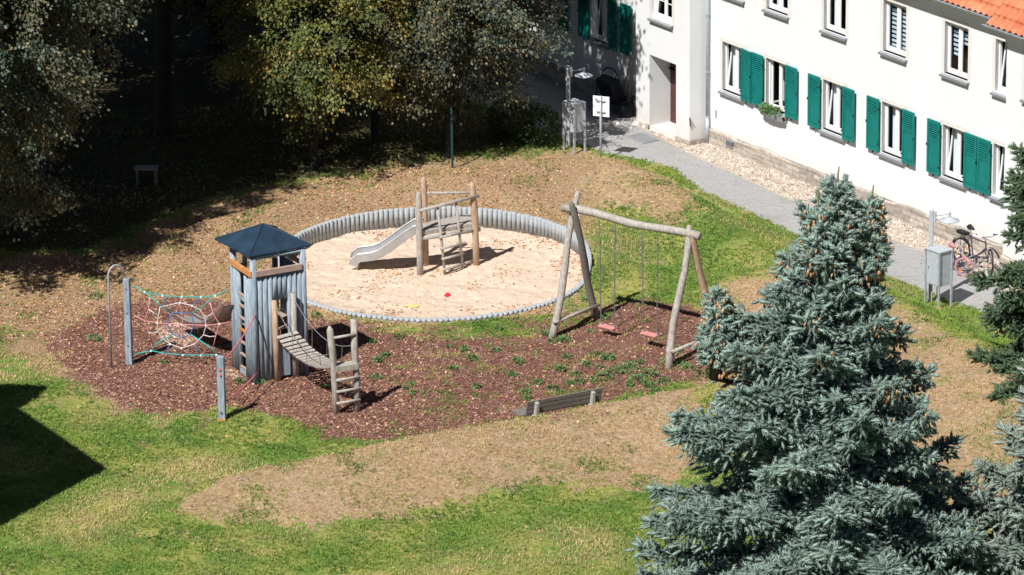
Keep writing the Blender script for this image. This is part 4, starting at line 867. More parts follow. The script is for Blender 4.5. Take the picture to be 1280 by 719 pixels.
# ------------------------------------------------------------------ bench
bA, bB = px(671, 537), px(741, 523.5); bdv = bB-bA; bdv[2] = 0; bL = np.linalg.norm(bdv); bdv /= bL; bn = np.array([-bdv[1], bdv[0], 0]); bz = -.05
bench = empty('park_bench', (bA+bB)/2, 'weathered dark wooden bench with stone feet seen from behind at the mulch edge', 'bench')
BX = np.array([bdv, bn, Z])
def BQ(a, b, z): return np.array([bA[0], bA[1], bz])+bdv*a+bn*b+Z*z
for a in (0, bL):
    mb = MB(); mb.box(BQ(a, .03, .33), (.11, .15, .78), np.array([bdv, bn*.98+Z*.17, Z*.98-bn*.17]), taper=.7); mb.box(BQ(a, .26, .2), (.11, .42, .36), BX); mb.build('leg', M['benchstone'], bench, bevel=.012)
for k in range(3):
    mb = MB(); tz = np.array([bdv, bn*.98+Z*.17, Z*.98-bn*.17]); mb.box(BQ(bL/2+.04, .115-.022*k, .46+k*.11), (bL+.50, .03, .10), tz); mb.build('back_slat', M['darkwood'], bench, bevel=.006)
for k in range(4): mb = MB(); mb.box(BQ(bL/2-.06, .17+k*.105, .40), (bL+.62, .09, .04), BX); mb.build('seat_slat', M['darkwood'], bench, bevel=.006)

# ------------------------------------------------------------------ lamps, cabinets, sign
def lamp(p, h, label, armd):
    r_ = empty('street_lamp', p, label, 'lamp', 'lamps beside the path'); a = np.array(armd, float); a /= np.linalg.norm(a); ax = np.array([a, np.cross(Z, a), Z])
    mb = MB(); mb.box(up(p, h/2), (.10, .10, h), ax); mb.build('pole', M['greypaint'], r_, bevel=.006)
    mb = MB(); mb.box(up(p, h-.16)+a*.085, (.055, .12, .26), ax); mb.build('bracket', M['greypaint'], r_, bevel=.006)
    mb = MB(); mb.tube([up(p, h-.13)+a*.1, up(p, h-.06)+a*.42], .018, 6); mb.tube([up(p, h-.02)+a*.44, up(p, h-.16)+a*.44], .035, 8); mb.build('arm', M['greypaint'], r_, smoothf=False)
    c = up(p, h-.17)+a*.44; mb = MB(); mb.tube([c+Z*.03, c, c-Z*.05, c-Z*.065], [.05, .09, .24, .245], 24); hd = mb.build('lamp_shade', M['greypaint'], r_, smoothf=True)
    mb = MB(); mb.tube([c-Z*.066, c-Z*.12, c-Z*.15], [.075, .075, .03], 12); mb.build('bulb_housing', M['chrome'], hd, smoothf=True)
    return r_
def cabinet(p, label, x, w_, d_, h0, h1, tone):
    x = np.array([x[0], x[1], 0.])/np.linalg.norm(x[:2]); y = np.array([-x[1], x[0], 0]); ax = np.array([x, y, Z])
    r_ = empty('utility_cabinet', p, label, 'cabinet', 'cabinets on legs below the lamps')
    mb = MB(); mb.box(up(p, (h0+h1)/2), (w_, d_, h1-h0), ax); bo_ = mb.build('box', M['greypaint'], r_, bevel=.008)
    mb = MB(); mb.box(up(p, h1+.012), (w_+.05, d_+.05, .025), ax); mb.build('lid', M['greypaint'], r_)
    mb = MB(); mb.box(up(p, (h0+h1)/2)-y*(d_/2+.004), (w_-.06, .012, h1-h0-.06), ax); dr_ = mb.build('door', M['greypaint'], r_)
    mb = MB(); mb.box(up(p, (h0+h1)/2)-y*(d_/2+.014)-x*w_*.3, (.02, .02, .06), ax); mb.build('handle', M['chain'], dr_)
    for i in (-1, 1):
        for j in (-1, 1): mb = MB(); mb.box(up(p, h1*.5+.01)+x*i*(w_/2+.012)+y*j*(d_/2+.012), (.045, .045, h1+.02), ax); mb.build('leg', M['galv'], r_)
lp1 = g(710.5, 183); lamp(lp1, 2.24, 'grey lamp post behind the cabinet beside the white sign board', (1, -.35, 0))
c1 = g(718, 188); c1 = c1+np.array([0, -.05, 0])
cabinet(c1, 'grey metal cabinet on thin legs left of the white sign board', (.62, -.78), .42, .34, .56, 1.36, 0)
lp2 = g(1162.5, 377); lamp(lp2, 2.32, 'grey lamp post behind the cabinet nearest the bicycles', (1, -.25, 0))
c2 = g(1172.5, 382); cabinet(c2, 'grey metal cabinet on thin legs nearest the bicycles', (.60, -.80), .46, .38, .56, 1.42, 0)
sgp = g(751, 202.5); sg = empty('sign_post', sgp, 'white sign board on a thin post seen from behind beside the path', 'sign')
mb = MB(); mb.tube([up(sgp, -.1), up(sgp, 1.82)], .03, 10); mb.build('pole', M['galv'], sg, smoothf=True)
sx = np.array([.93, -.36, 0]); sx /= np.linalg.norm(sx); sy = np.array([-sx[1], sx[0], 0]); mb = MB(); mb.box(up(sgp, 1.52)+sy*.05, (.46, .012, .56), np.array([sx, sy, Z])); mb.build('board', M['white'], sg, bevel=.004)
for z in (1.38, 1.68): mb = MB(); mb.box(up(sgp, z)+sy*.02, (.24, .035, .03), np.array([sx, sy, Z])); mb.tube([up(sgp, z-.02), up(sgp, z+.02)], .038, 10); mb.build('clamp', M['galv'], sg)
tp = g(565.5, 210); o = empty('thin_pole', tp, 'thin dark teal metal pole standing in the shade under the trees', 'pole'); mb = MB(); mb.tube([up(tp, -.1), up(tp, 1.6)], .03, 8); mb.build('shaft', M['darkteal'], o); mb = MB(); mb.tube([up(tp, 1.6), up(tp, 1.66)], [.04, .01], 8); mb.build('cap', M['darkteal'], o)
# shaded bench at the left
sbp = g(183, 232); o = empty('shaded_bench', sbp, 'small backless grey bench in the deep shade under the left trees', 'bench')
for k in range(4): mb = MB(); mb.box(up(sbp, .44)+np.array([0, k*.1, 0]), (.62, .08, .035)); mb.build('seat_slat', M['wood'], o)
for s in (-.24, .24): mb = MB(); mb.box(up(sbp, .22)+np.array([s, .16, 0]), (.06, .36, .42)); mb.build('leg', M['darkwood'], o)

# ------------------------------------------------------------------ bicycles
def bicycle(loc, rz, lean, wr, wb_, frame, tyre, label, kidbike=False, steer=0):
    """x forward; wheels radius wr, wheelbase wb_"""
    r_ = empty('bicycle', loc, label, 'bicycle', 'bicycles parked at the wall'); r_.rotation_euler = (lean, 0, rz)
    R0 = np.array([0, 0, wr]); Fw = np.array([wb_, 0, wr]); bb = np.array([wb_*.40, 0, wr*.85]); k = wb_/1.05
    st = np.array([wb_*.30, 0, wr+.46*k]); hd1 = np.array([wb_*.80, 0, wr+.42*k]); hd0 = np.array([wb_*.84, 0, wr+.26*k])
    for c, s in ((R0, 0), (Fw, steer)):
        nrm = np.array([math.sin(s), math.cos(s), .001]); wh = MB(); wh.torus(c, nrm, wr-.022, .022 if not kidbike else .028, 30, 7); wo = wh.build('wheel', M[tyre], r_, world=False)
        rm = MB(); rm.torus(c, nrm, wr-.05, .010, 30, 5); rm.build('rim', M['chrome'], wo, world=False)
        sp_ = MB(); a = np.cross(nrm, Z); a /= np.linalg.norm(a)
        for q in range(14): an = q*math.pi/7; sp_.tube([c, c+(a*math.cos(an)+Z*math.sin(an))*(wr-.05)], .0025, 3)
        sp_.tube([c-nrm*.04, c+nrm*.04], .02, 8); sp_.build('spokes', M['chrome'], wo, world=False)
        rf = MB()
        for an in (.6, 3.7): q = c+(a*math.cos(an)+Z*math.sin(an))*(wr-.11); d_ = a*math.cos(an)+Z*math.sin(an); rf.box(q, (.10, .012, .04), np.array([np.cross(d_, nrm), nrm, d_]))
        rf.build('reflector', M['orange'], wo, world=False)
    fm = MB()
    for a, b, q in ((bb, st, .017), (bb, hd0, .022), (st*.92+bb*.08, hd1, .018), (hd0-Z*.03, hd1+Z*.04, .02)): fm.tube([a, b], q, 8)
    for s in (-.05, .05):
        y = np.array([0, s, 0]); fm.tube([bb+y*.6, R0+y], .010, 6); fm.tube([st+y*.4, R0+y], .009, 6)
    fm.build('frame', M[frame], r_, world=False)
    sd = np.array([math.cos(steer), -math.sin(steer), 0]); fk = MB()
    for s in (-.05, .05): y = np.array([math.sin(steer), math.cos(steer), 0])*s; fk.tube([hd0+y, Fw+y], .013, 6)
    fk.build('fork', M[frame], r_, world=False)
    hb = MB(); hy = np.array([math.sin(steer), math.cos(steer), 0]); t = hd1+Z*.14*k; hb.tube([hd1, t], .014, 6); hb.tube([t-hy*.29*k-sd*.10+Z*.03, t-hy*.12+sd*.02, t+hy*.12+sd*.02, t+hy*.29*k-sd*.10+Z*.03], .013, 6); ho = hb.build('handlebar', M['chrome'], r_, world=False)
    gp_ = MB()
    for s in (-1, 1): e_ = t+hy*.29*k*s-sd*.10+Z*.03; gp_.tube([e_, e_-hy*.11*s], .018, 7)
    gp_.build('grip', M['black'], ho, world=False)
    sa = MB(); sp0 = st+np.array([-.03, 0, .16*k]); sa.tube([st, sp0], .013, 6); sa.build('seat_post', M['chrome'], r_, world=False)
    sa = MB(); sa.tube([sp0+np.array([-.13, 0, .01]), sp0+np.array([-.04, 0, .03]), sp0+np.array([.07, 0, .02]), sp0+np.array([.14, 0, .0])], [.03, .075, .045, .018], 10); so_ = sa.build('saddle', M['black'] if not kidbike else M['pinkrub'], r_, world=False, smoothf=True)
    cr = MB(); cr.tube([bb-np.array([0, .08, 0]), bb+np.array([0, .08, 0])], .02, 8); cr.torus(bb-np.array([0, .05, 0]), (0, 1, .001), .085*k, .008, 18, 4)
    for s in (-1, 1): q = bb+np.array([.12*s*k, .085*s, -.10*s*k]); cr.tube([bb+np.array([0, .075*s, 0]), q], .010, 5); cr.box(q+np.array([0, .04*s, 0]), (.09, .08, .02))
    cr.build('crank', M['black'], r_, world=False)
    for c in (R0, Fw):
        mg = MB(); n = 10
        for i in range(n):
            a0, a1 = R_(20+i*13), R_(20+(i+1)*13); q = lambda a_, s: c+np.array([-math.cos(a_)*(wr+.03), s, math.sin(a_)*(wr+.03)])
            mg.quad(q(a0, -.03), q(a0, .03), q(a1, .03), q(a1, -.03))
        mg.build('mudguard', M['pinkrub'] if kidbike else M['black'], r_, world=False)
    if not kidbike:
        rk = MB(); t0 = st+np.array([-.06, 0, -.06]); 
        for s in (-.06, 0, .06): rk.tube([t0+np.array([0, s, 0]), t0+np.array([-.42, s, .02])], .008, 5)
        for s in (-.06, .06): rk.tube([t0+np.array([-.25, s, 0]), R0+np.array([0, s, 0])], .007, 5)
        rk.box(t0+np.array([-.26, 0, .06]), (.34, .15, .07)); rk.build('rear_rack', M['black'], r_, world=False)
    return r_
bz1 = px(1193, 326); bf1 = px(1226, 343.5)
def mkbike(pa_, pb_, **k):
    d_ = pb_-pa_; bicycle(pa_, math.atan2(d_[1], d_[0]), k.pop('lean', .05), k.pop('wr'), np.linalg.norm(d_), **k)
mkbike(px(1201, 330.5), px(1237, 345), wr=.345, frame='purple', tyre='black', label='large dark bicycle with black tyres and rear rack against the wall', steer=.5, lean=-.04)
mkbike(px(1187, 336), px(1206, 345.5), wr=.245, frame='purple', tyre='pinkrub', label='small child bicycle with pink tyres in front of the large one', kidbike=True, steer=-.8, lean=.08)
# bicycle rack
rk = empty('bicycle_rack', px(1215, 340), 'low galvanised bicycle rack between the parked bicycles', 'bicycle rack')
for k in range(5):
    c = px(1200, 335)+(px(1245, 350)-px(1200, 335))*k/4; mb = MB(); mb.tube([c, c+Z*.35, c+Z*.38-WN*.1, c+Z*.35-WN*.18, c-WN*.18], .012, 5); mb.build('hoop', M['galv'], rk)
mb = MB(); mb.tube([px(1198, 334.5)+Z*.03, px(1247, 350.5)+Z*.03], .015, 6); mb.build('ground_bar', M['galv'], rk)

# ------------------------------------------------------------------ house outside the frame on the left (its roof throws the gabled shadow)
def cast(x, y, h):
    """point h above the ground whose shadow falls on photo point x, y"""
    p = px(x, y, 0); return p+SUN*(h/SUN[2])
EH = 8.0; E0 = cast(132, 588, EH); E1 = cast(-330, 833, EH)
ev = E1-E0; ev[2] = 0; ev /= np.linalg.norm(ev); rk_ = np.array([-ev[1], ev[0], 0]);
if rk_[0] > 0: rk_ = -rk_
# roof slope so that the rake's shadow runs to (28, 517)
tgt = px(28, 517, 0); best = None
for sl_k in np.linspace(.2, 1.6, 141):
    q = E0+rk_*3+Z*3*sl_k; sh = q-SUN*(q[2]/SUN[2]); d0 = px(132, 588, 0); a = sh-d0; b = tgt-d0; cr_ = abs(a[0]*b[1]-a[1]*b[0])/(np.linalg.norm(a[:2])*np.linalg.norm(b[:2]))
    if best is None or cr_ < best[0]: best = (cr_, sl_k)
SK = best[1]
nb_ = empty('gabled_house', np.array([E0[0]-5, E0[1]-4, 0]), 'neighbouring gabled house standing just outside the left edge', 'house')
hw = 4.5; L_ = 14
def G(a, b, z): return np.array([E0[0], E0[1], 0])+ev*a+rk_*b+Z*z
mb = MB(); A = [G(0, 0, EH), G(L_, 0, EH), G(L_, hw, EH+SK*hw), G(0, hw, EH+SK*hw), G(0, 2*hw, EH), G(L_, 2*hw, EH)]; up_ = [p+Z*.12 for p in A]
mb.add(A, [(0, 1, 2, 3), (3, 2, 5, 4)]); mb.add(up_, [(0, 3, 2, 1), (3, 4, 5, 2)]); mb.add(A+up_, [(0, 6, 7, 1), (0, 3, 9, 6), (3, 4, 10, 9), (4, 5, 11, 10), (1, 7, 8, 2), (2, 8, 11, 5)]); mb.build('roof', M['tile'], nb_)
mb = MB(); i_ = .45; zt = EH+SK*i_-.02
B = [G(i_, i_, -.2), G(L_-i_, i_, -.2), G(L_-i_, 2*hw-i_, -.2), G(i_, 2*hw-i_, -.2), G(i_, i_, zt), G(L_-i_, i_, zt), G(L_-i_, 2*hw-i_, zt), G(i_, 2*hw-i_, zt), G(i_, hw, EH+SK*hw-.03), G(L_-i_, hw, EH+SK*hw-.03)]
mb.add(B, [(0, 1, 5, 4), (1, 2, 6, 9, 5), (2, 3, 7, 6), (3, 0, 4, 8, 7)]); mb.build('wall', M['stucco'], nb_)
for a in (2, 5, 8, 11):
    for z in (1.4, 4.4): mb = MB(); mb.box(G(a, i_-.02, z+.6), (1, .06, 1.3), np.array([ev, rk_, Z])); mb.build('window', M['dark'], nb_)
# broad chimney whose top shades (0..55, 480..495)
CH = 12.2; c0 = cast(56, 483, CH); c1 = cast(-60, 477, CH); c2 = cast(57, 497, CH); cx_ = c1-c0; cx_[2] = 0; cl_ = np.linalg.norm(cx_); cx_ /= cl_; cy_ = c2-c0; cy_[2] = 0; cyl = np.linalg.norm(cy_)
cy_ /= cyl; mb = MB(); mb.box(c0+cx_*cl_/2+cy_*cyl/2-Z*3.0, (cl_, cyl, 6.0), np.array([cx_, np.cross(Z, cx_), Z])); mb.build('chimney', M['stucco'], nb_)

# ------------------------------------------------------------------ broadleaf trees
def broadleaf(name, foot, R0, z0, z1, leafm, nclump, per, label, seed, leaf=.12, group='broadleaf trees around the lawn', squash=1.0, yoff=0, tintp=.2):
    q = np.random.default_rng(seed); root = empty(name, foot, label, 'tree', group); random.seed(seed)
    cz = (z0+z1)/2; hz = (z1-z0)/2; mb = MB(); top = foot+Z*(z1*.8)
    mb.tube([foot-Z*.3, foot+Z*.1, foot+Z*z1*.3+np.array([.1, .05, 0]), foot+Z*z1*.6, top], [.27*R0/4, .21*R0/4, .17*R0/4, .10, .05], 10, wob=.08); mb.build('trunk', M['bark'], root, smoothf=True)
    # clumps over an uneven ellipsoid: shell biased
    d = q.normal(size=(nclump, 3)); d /= np.linalg.norm(d, axis=1, keepdims=True); rr = q.uniform(.25, 1, nclump)**.42
    lump = 1+.16*np.sin(d[:, 0]*5+seed)*np.sin(d[:, 1]*4+seed*2)+.12*np.sin(d[:, 2]*6+seed*3)
    C = foot+np.array([0, yoff, cz])+d*(rr*lump)[:, None]*np.array([R0, R0, hz*squash])
    br = MB()
    for c in C[:: max(1, nclump//55)]:
        s_ = foot+Z*min(max(z0*.8, (c[2]*.75)), z1*.75); m_ = (s_+c)/2+Z*.25; br.tube([s_, m_, c], [.07*R0/4, .04*R0/4, .012], 5, cap=False)
    br.build('limbs', M['bark'], root, smoothf=True)
    n = nclump*per; cs = np.repeat(C, per, 0); dd = np.repeat(d, per, 0)
    axd = d*np.array([1, 1, .25])+q.normal(scale=.45, size=(nclump, 3)); axd[:, 2] -= .25; axd /= np.linalg.norm(axd, axis=1, keepdims=True); axr = np.repeat(axd, per, 0)
    al = (q.beta(1.6, 1.3, n)-.45)*1.25; sp_ = q.normal(size=(n, 3))*np.array([.17, .17, .11]); T_ = cs+axr*al[:, None]+sp_-Z*(np.clip(al, 0, 1)**2*.35+np.linalg.norm(sp_[:, :2], axis=1)*.4)[:, None]; sp_ = sp_+axr*.25
    dirs = dd*.5+sp_*1.2+q.normal(scale=.35, size=(n, 3))-np.array([0, 0, .55]); Mx = frames(dirs, q.uniform(-1.1, 1.1, n), q.uniform(.65, 1.25, n)*leaf)
    pv = np.array([[0, 0, 0], [.45, .36, .04], [1, 0, -.08], [.45, -.36, .04]]); V, Fq = stamp(pv, np.array([[0, 1, 2, 3]]), Mx, T_)
    ct = q.uniform(0, 1, nclump)**3; ti = np.clip(np.repeat(ct, per)*.6+(q.uniform(0, 1, n) < tintp*.35)*.8, 0, 1)
    npmesh('crown', V, Fq, M[leafm], parent=root, tint=np.repeat(ti, 4)); return root
broadleaf('linden_tree', px(-45, 335), 4.0, 1.9, 11.5, 'leafg', 340, 250, 'large grey-green broadleaf tree at the left edge', 11, leaf=.098)
broadleaf('maple_tree', px(392, 210), 2.25, 1.55, 6.0, 'leafy', 120, 230, 'yellowing broadleaf tree in the middle of the dark grove', 12, leaf=.095, tintp=.2)
broadleaf('linden_tree', px(560, 182), 2.8, 1.3, 6.8, 'leafg', 290, 240, 'grey-green broadleaf tree nearest the white house', 13, leaf=.092, tintp=.35)
broadleaf('linden_tree', px(468, 175), 2.3, 1.5, 9.0, 'leafg', 190, 230, 'grey-green broadleaf tree right behind the yellowing one', 14, leaf=.092, tintp=.3)
broadleaf('linden_tree', px(560, 196), 2.3, 6.6, 11.5, 'leafg', 230, 130, 'tall narrow tree whose crown stands above the picture by the house', 19, leaf=.13)
broadleaf('linden_tree', px(20, 296), 3.5, 6.3, 13.0, 'leafg', 400, 110, 'tall tree hidden behind the left foliage', 15, leaf=.14)
broadleaf('linden_tree', px(-190, 385), 3.6, 5.0, 13.0, 'leafg', 230, 110, 'unseen tree added outside the left edge to shade the left crown', 24, leaf=.14)  # off-frame tree added to put the left crown in partial shade
broadleaf('linden_tree', px(62, 232), 4.3, 5.2, 13.0, 'leafg', 450, 110, 'big dark tree just left of the small shaded bench', 16, leaf=.15)
broadleaf('linden_tree', px(-110, 262), 5.0, 3.4, 13.0, 'leafg', 430, 110, 'dark tree beyond the left edge of the grove', 18, leaf=.15)
broadleaf('linden_tree', px(205, 165), 4.6, 4.6, 13.0, 'leafg', 460, 110, 'big dark tree right behind the shaded bench', 17, leaf=.15)
broadleaf('linden_tree', px(345, 120), 4.6, 3.4, 13.0, 'leafg', 430, 110, 'big dark tree at the back of the grove', 20, leaf=.15)
broadleaf('linden_tree', px(110, 80), 5.0, 1.2, 12.0, 'leafg', 430, 110, 'dark low-branched tree at the back left of the grove', 21, leaf=.16)
broadleaf('linden_tree', px(270, 55), 5.0, 1.0, 12.0, 'leafg', 430, 110, 'dark low-branched tree at the back centre of the grove', 22, leaf=.16)
broadleaf('linden_tree', px(450, 60), 4.6, 1.2, 12.0, 'leafg', 430, 110, 'dark low-branched tree at the back right of the grove', 23, leaf=.16)
# small bush beside the cabinet
for i, (x, y, rr) in enumerate(((668, 178, .75), (640, 168, .7))):
    c = g(x, y); o = empty('shrub', c, ['dark rounded shrub just left of the grey cabinet', 'dark shrub further left, under the trees'][i], 'shrub', 'shrubs beside the path')
    V, Fq = leafblob(2600, c+Z*.45, rr, .08, .8, 30+i); npmesh('foliage', V, Fq, M['hedge'], parent=o, tint=None); mb = MB()
    for k in range(5): mb.tube([c, c+np.array([random.uniform(-.4, .4), random.uniform(-.4, .4), .6])], .015, 5)
    mb.build('stems', M['bark'], o)

# ------------------------------------------------------------------ spruces
def twig_proto(nn, seed, nl=.052, core=.027):
    q = np.random.default_rng(seed); V = []; Fq = []
    for k in range(4): a = k*math.pi/2; V.append((0, math.cos(a)*core*.7, math.sin(a)*core*.7))
    for k in range(4): a = k*math.pi/2; V.append((.6, math.cos(a)*core*6*.17, math.sin(a)*core))
    V.append((1.05, 0, 0)); V.append((-.02, 0, 0))
    V = [(v[0]*.17, v[1], v[2]) for v in V]
    for k in range(4): j = (k+1) % 4; Fq += [(k, j, 4+j), (k, 4+j, 4+k), (4+k, 4+j, 8)]
    for i in range(nn):
        x = .17*(i+.5)/nn; a = i*2.4+q.uniform(-.3, .3); r_ = np.array([0, math.cos(a), math.sin(a)]); tn = np.array([0, -math.sin(a), math.cos(a)]); l = nl*q.uniform(.8, 1.15)*(1 if i < nn-2 else .8)
        p = np.array([x, 0, 0])+r_*core*.5; tip = p+r_*l*.78+np.array([l*.7, 0, 0]); b = len(V); V += [tuple(p-tn*.0075-np.array([.004, 0, 0])), tuple(p+tn*.0075+np.array([.004, 0, 0])), tuple(tip)]; Fq.append((b, b+1, b+2))
    return np.array(V), np.array(Fq)
def spruce(name, foot, Ht, rf, label, mt, seed, nbr=6.5, dz=.30, twl=1.0, droop=.3, cones=0, coneband=(.2, .9), side_tops=(), zmin=.5, keep=None, nneed=15, group=None, shoots=True):
    q = np.random.default_rng(seed); root = empty(name, foot, label, 'spruce', group); tw_p, tw_d, tw_s = [], [], []; wood = MB(); cone_pts = []; tipn = []
    def branch(p0, az, L, el0, curl, th=.03):
        """one bough with secondaries and twigs"""
        n = max(3, int(L/.22)); pts = [p0]; el = el0; p = p0.copy(); hd = []
        for i in range(n):
            t = (i+1)/n; e_ = el0 - droop*math.sin(t*math.pi*.75)*L*.35 + curl*t*t
            a_ = az+.12*math.sin(i*1.3+az*5); d_ = np.array([math.cos(a_)*math.cos(e_), math.sin(a_)*math.cos(e_), math.sin(e_)]); p = p+d_*(L/n); pts.append(p.copy()); hd.append(d_)
        wood.tube(pts, list(np.linspace(th*max(.4, L/2), .008, n+1)), 5, cap=False)
        P = np.array(pts); step = .125; sarc = np.arange(L*.22 if L > 1 else .02, L, step)
        for k, s in enumerate(sarc):
            t = s/L*n; i = min(int(t), n-1); base = P[i]+(P[i+1]-P[i])*(t-i); d_ = hd[i]; side = np.cross(Z, d_); side /= np.linalg.norm(side)+1e-9
            for sg in (-1, 1):
                l2 = (min(.62, .12+.42*(L-s)) if L > .5 else .10+.3*(L-s))*q.uniform(.65, 1.2); a2 = q.uniform(.75, 1.05)
                dv = d_*math.cos(a2)+side*sg*math.sin(a2)+Z*q.uniform(-.6, .12); dv /= np.linalg.norm(dv)
                m = max(1, int(l2/.10))
                for j in range(m+1):
                    f = (j+.3)/(m+.3); pp = base+dv*l2*f-Z*.22*l2*f*f; 
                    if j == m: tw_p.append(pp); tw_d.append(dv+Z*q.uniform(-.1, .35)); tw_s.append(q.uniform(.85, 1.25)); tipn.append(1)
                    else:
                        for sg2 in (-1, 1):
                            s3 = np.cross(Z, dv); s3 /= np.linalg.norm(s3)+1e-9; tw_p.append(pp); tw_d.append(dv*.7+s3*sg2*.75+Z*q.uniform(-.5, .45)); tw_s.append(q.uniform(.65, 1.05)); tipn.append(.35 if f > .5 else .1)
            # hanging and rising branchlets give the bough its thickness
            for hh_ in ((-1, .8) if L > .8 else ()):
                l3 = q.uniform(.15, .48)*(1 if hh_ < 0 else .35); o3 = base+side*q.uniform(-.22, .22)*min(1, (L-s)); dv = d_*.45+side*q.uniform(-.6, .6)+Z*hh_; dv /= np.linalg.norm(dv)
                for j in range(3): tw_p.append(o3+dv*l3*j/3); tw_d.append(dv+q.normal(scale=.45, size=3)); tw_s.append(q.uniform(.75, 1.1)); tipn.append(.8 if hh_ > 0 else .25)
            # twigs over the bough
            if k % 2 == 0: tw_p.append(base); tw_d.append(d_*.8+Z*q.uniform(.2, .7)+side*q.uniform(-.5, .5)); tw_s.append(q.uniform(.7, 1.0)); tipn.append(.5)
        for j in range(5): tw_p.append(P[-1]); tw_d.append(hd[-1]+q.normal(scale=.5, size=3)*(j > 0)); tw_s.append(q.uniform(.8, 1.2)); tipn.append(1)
        if cones and q.uniform() < .58:
            for _ in range(q.integers(8, 20)):
                t = q.uniform(.72, .99)*n; i = min(int(t), n-1); b = P[i]+(P[i+1]-P[i])*(t-i)+q.normal(scale=.10, size=3)-Z*q.uniform(.02, .16); cone_pts.append((b, (b[2]-foot[2])/Ht))
    def axis(p0, H_, rfun, seedk, zlo, dz_, nb0):
        z = zlo; k = 0
        while z < H_-.1:
            dep = H_-z; nb_k = max(3, int(round(nb0*(1 if dep > .6 else .8)))); ph = q.uniform(0, 6.28)
            for b in range(nb_k):
                az = ph+b*2*math.pi/nb_k+q.uniform(-.3, .3); L = rfun(dep, math.cos(az))*q.uniform(.68, 1.14)*(1+.10*math.sin(3*az+z*1.3))
                if keep and not keep(p0+Z*z, az): continue
                el = .75*math.exp(-dep/1.2)+.12-.12*min(1, dep/7)+q.uniform(-.12, .12); branch(p0+Z*(z+q.uniform(-.08, .08)), az, max(.12, L/ max(.6, math.cos(el))), el, .45)
            z += dz_*(.75 if dep < 2 else 1)*q.uniform(.85, 1.15); k += 1
        wood.tube([p0+Z*(zlo-.3 if zlo > 1 else -.3), p0+Z*H_*.5, p0+Z*(H_+.02)], [.012*Ht+.03 if zlo < 1 else .05, .009*Ht if zlo < 1 else .03, .012], 8)
        if shoots:
            sh.append((p0+Z*(H_-.05), Z.copy(), .42))
    sh = []
    axis(foot, Ht, rf, 0, zmin, dz, nbr)
    for (dx, dy, zb, hh, rs) in side_tops:
        b = foot+np.array([dx, dy, zb]); wood.tube([foot+Z*(zb-.9), b-Z*.3, b], [.06, .05, .04], 6)
        axis(b, hh, lambda d_, c_, rs=rs: rs*min(1, .25+d_*.75), 1, .05, .2, 5)
    tw_p, tw_d, tw_s, tipn = np.array(tw_p), np.array(tw_d), np.array(tw_s)*twl, np.array(tipn)
    print(name, 'twigs', len(tw_p))
    # drop the twigs nobody can see, deep inside and behind
    nv = 3; Vs, Fs, ts, off = [], [], [], 0; idx = q.integers(0, nv, len(tw_p)); Mx = frames(tw_d, q.uniform(0, 6.28, len(tw_p)), tw_s)
    for k in range(nv):
        pv, pf = twig_proto(nneed, 50+k); m_ = idx == k; V, F_ = stamp(pv, pf, Mx[m_], tw_p[m_]); Vs.append(V); Fs.append(F_+off); off += len(V)
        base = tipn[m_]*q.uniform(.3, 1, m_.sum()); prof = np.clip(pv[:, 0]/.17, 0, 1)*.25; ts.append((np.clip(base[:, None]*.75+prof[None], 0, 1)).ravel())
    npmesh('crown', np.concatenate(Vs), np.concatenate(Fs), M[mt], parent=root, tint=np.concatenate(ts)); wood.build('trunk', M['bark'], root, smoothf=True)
    if shoots:
        for p, d_, l in sh:
            mb = MB(); mb.tube([p, p+d_*l*.6, p+d_*l+np.array([.02, 0, 0])], [.022, .020, .012], 6)
            mb.build('leader_shoot', M['shoot'], root)
        for (b, hf) in [c for c in cone_pts if c[1] > .86][:40:5]: mb = MB(); mb.tube([b+Z*.1, b+Z*.30+np.array([q.uniform(-.08, .08), 0, 0])], [.016, .010], 5); mb.build('bare_shoot', M['shoot'], root)
    if cones:
        cp_ = [c for c in cone_pts if coneband[0] < c[1] < coneband[1]]; q.shuffle(cp_); cp_ = cp_[:cones]
        cp_.sort(key=lambda c: c[0][1]); rest = cp_[100:]; near = cp_[:100]; pr = None
        sc0 = .8
        def conemb(mb, b): t = np.array([q.uniform(-.02, .02), q.uniform(-.02, .02), 0]); mb.tube([b, b-Z*.02+t*.2, b-Z*.05+t*.7, b-Z*.085+t, b-Z*.11+t], [.007, .021, .025, .016, .004], 8)
        for b, _ in near:
            if pr is None: mb = MB(); conemb(mb, np.array(rootloc(root))); pr = mb.build('cone', M['cone'], root); o = pr
            else: o = pr.copy(); COL.objects.link(o)
            o.location = tuple(b-rootloc(root)); o.parent = root; sc_ = q.uniform(.7, 1.05); o.scale = (sc_,)*3
        if rest:
            mb = MB()
            for b, _ in rest: conemb(mb, b)
            mb.build('cones', M['cone'], root, kind='stuff')
    return root
sf = px(1040, 890)
spruce('blue_spruce', sf, 10.75, lambda d, c: float(np.interp(d, [0, .6, 1.1, 1.9, 2.8, 3.6, 4.5, 6.2, 7.9, 10], [.10, .36, .68, 1.1, 2.05, 2.6, 2.95, 3.75, 4.5, 4.7])*(1-c)/2+np.interp(d, [0, .6, 1.1, 1.9, 2.8, 3.6, 4.5, 6.2, 7.9, 10], [.10, .30, .52, .8, 1.1, 1.5, 1.9, 2.8, 3.8, 4.2])*(1+c)/2), 'large blue spruce hung with orange cones in the foreground', 'bluespruce', 3, nbr=7.2, dz=.37, droop=.30, cones=2600, coneband=(.60, .97), twl=1.14,
       side_tops=((.66, .1, 9.0, 1.35, .22), (-2.25, .2, 7.15, 1.35, .30), (-.38, -.1, 9.6, .75, .22)), zmin=1.2)
sf2 = px(1345, 880)
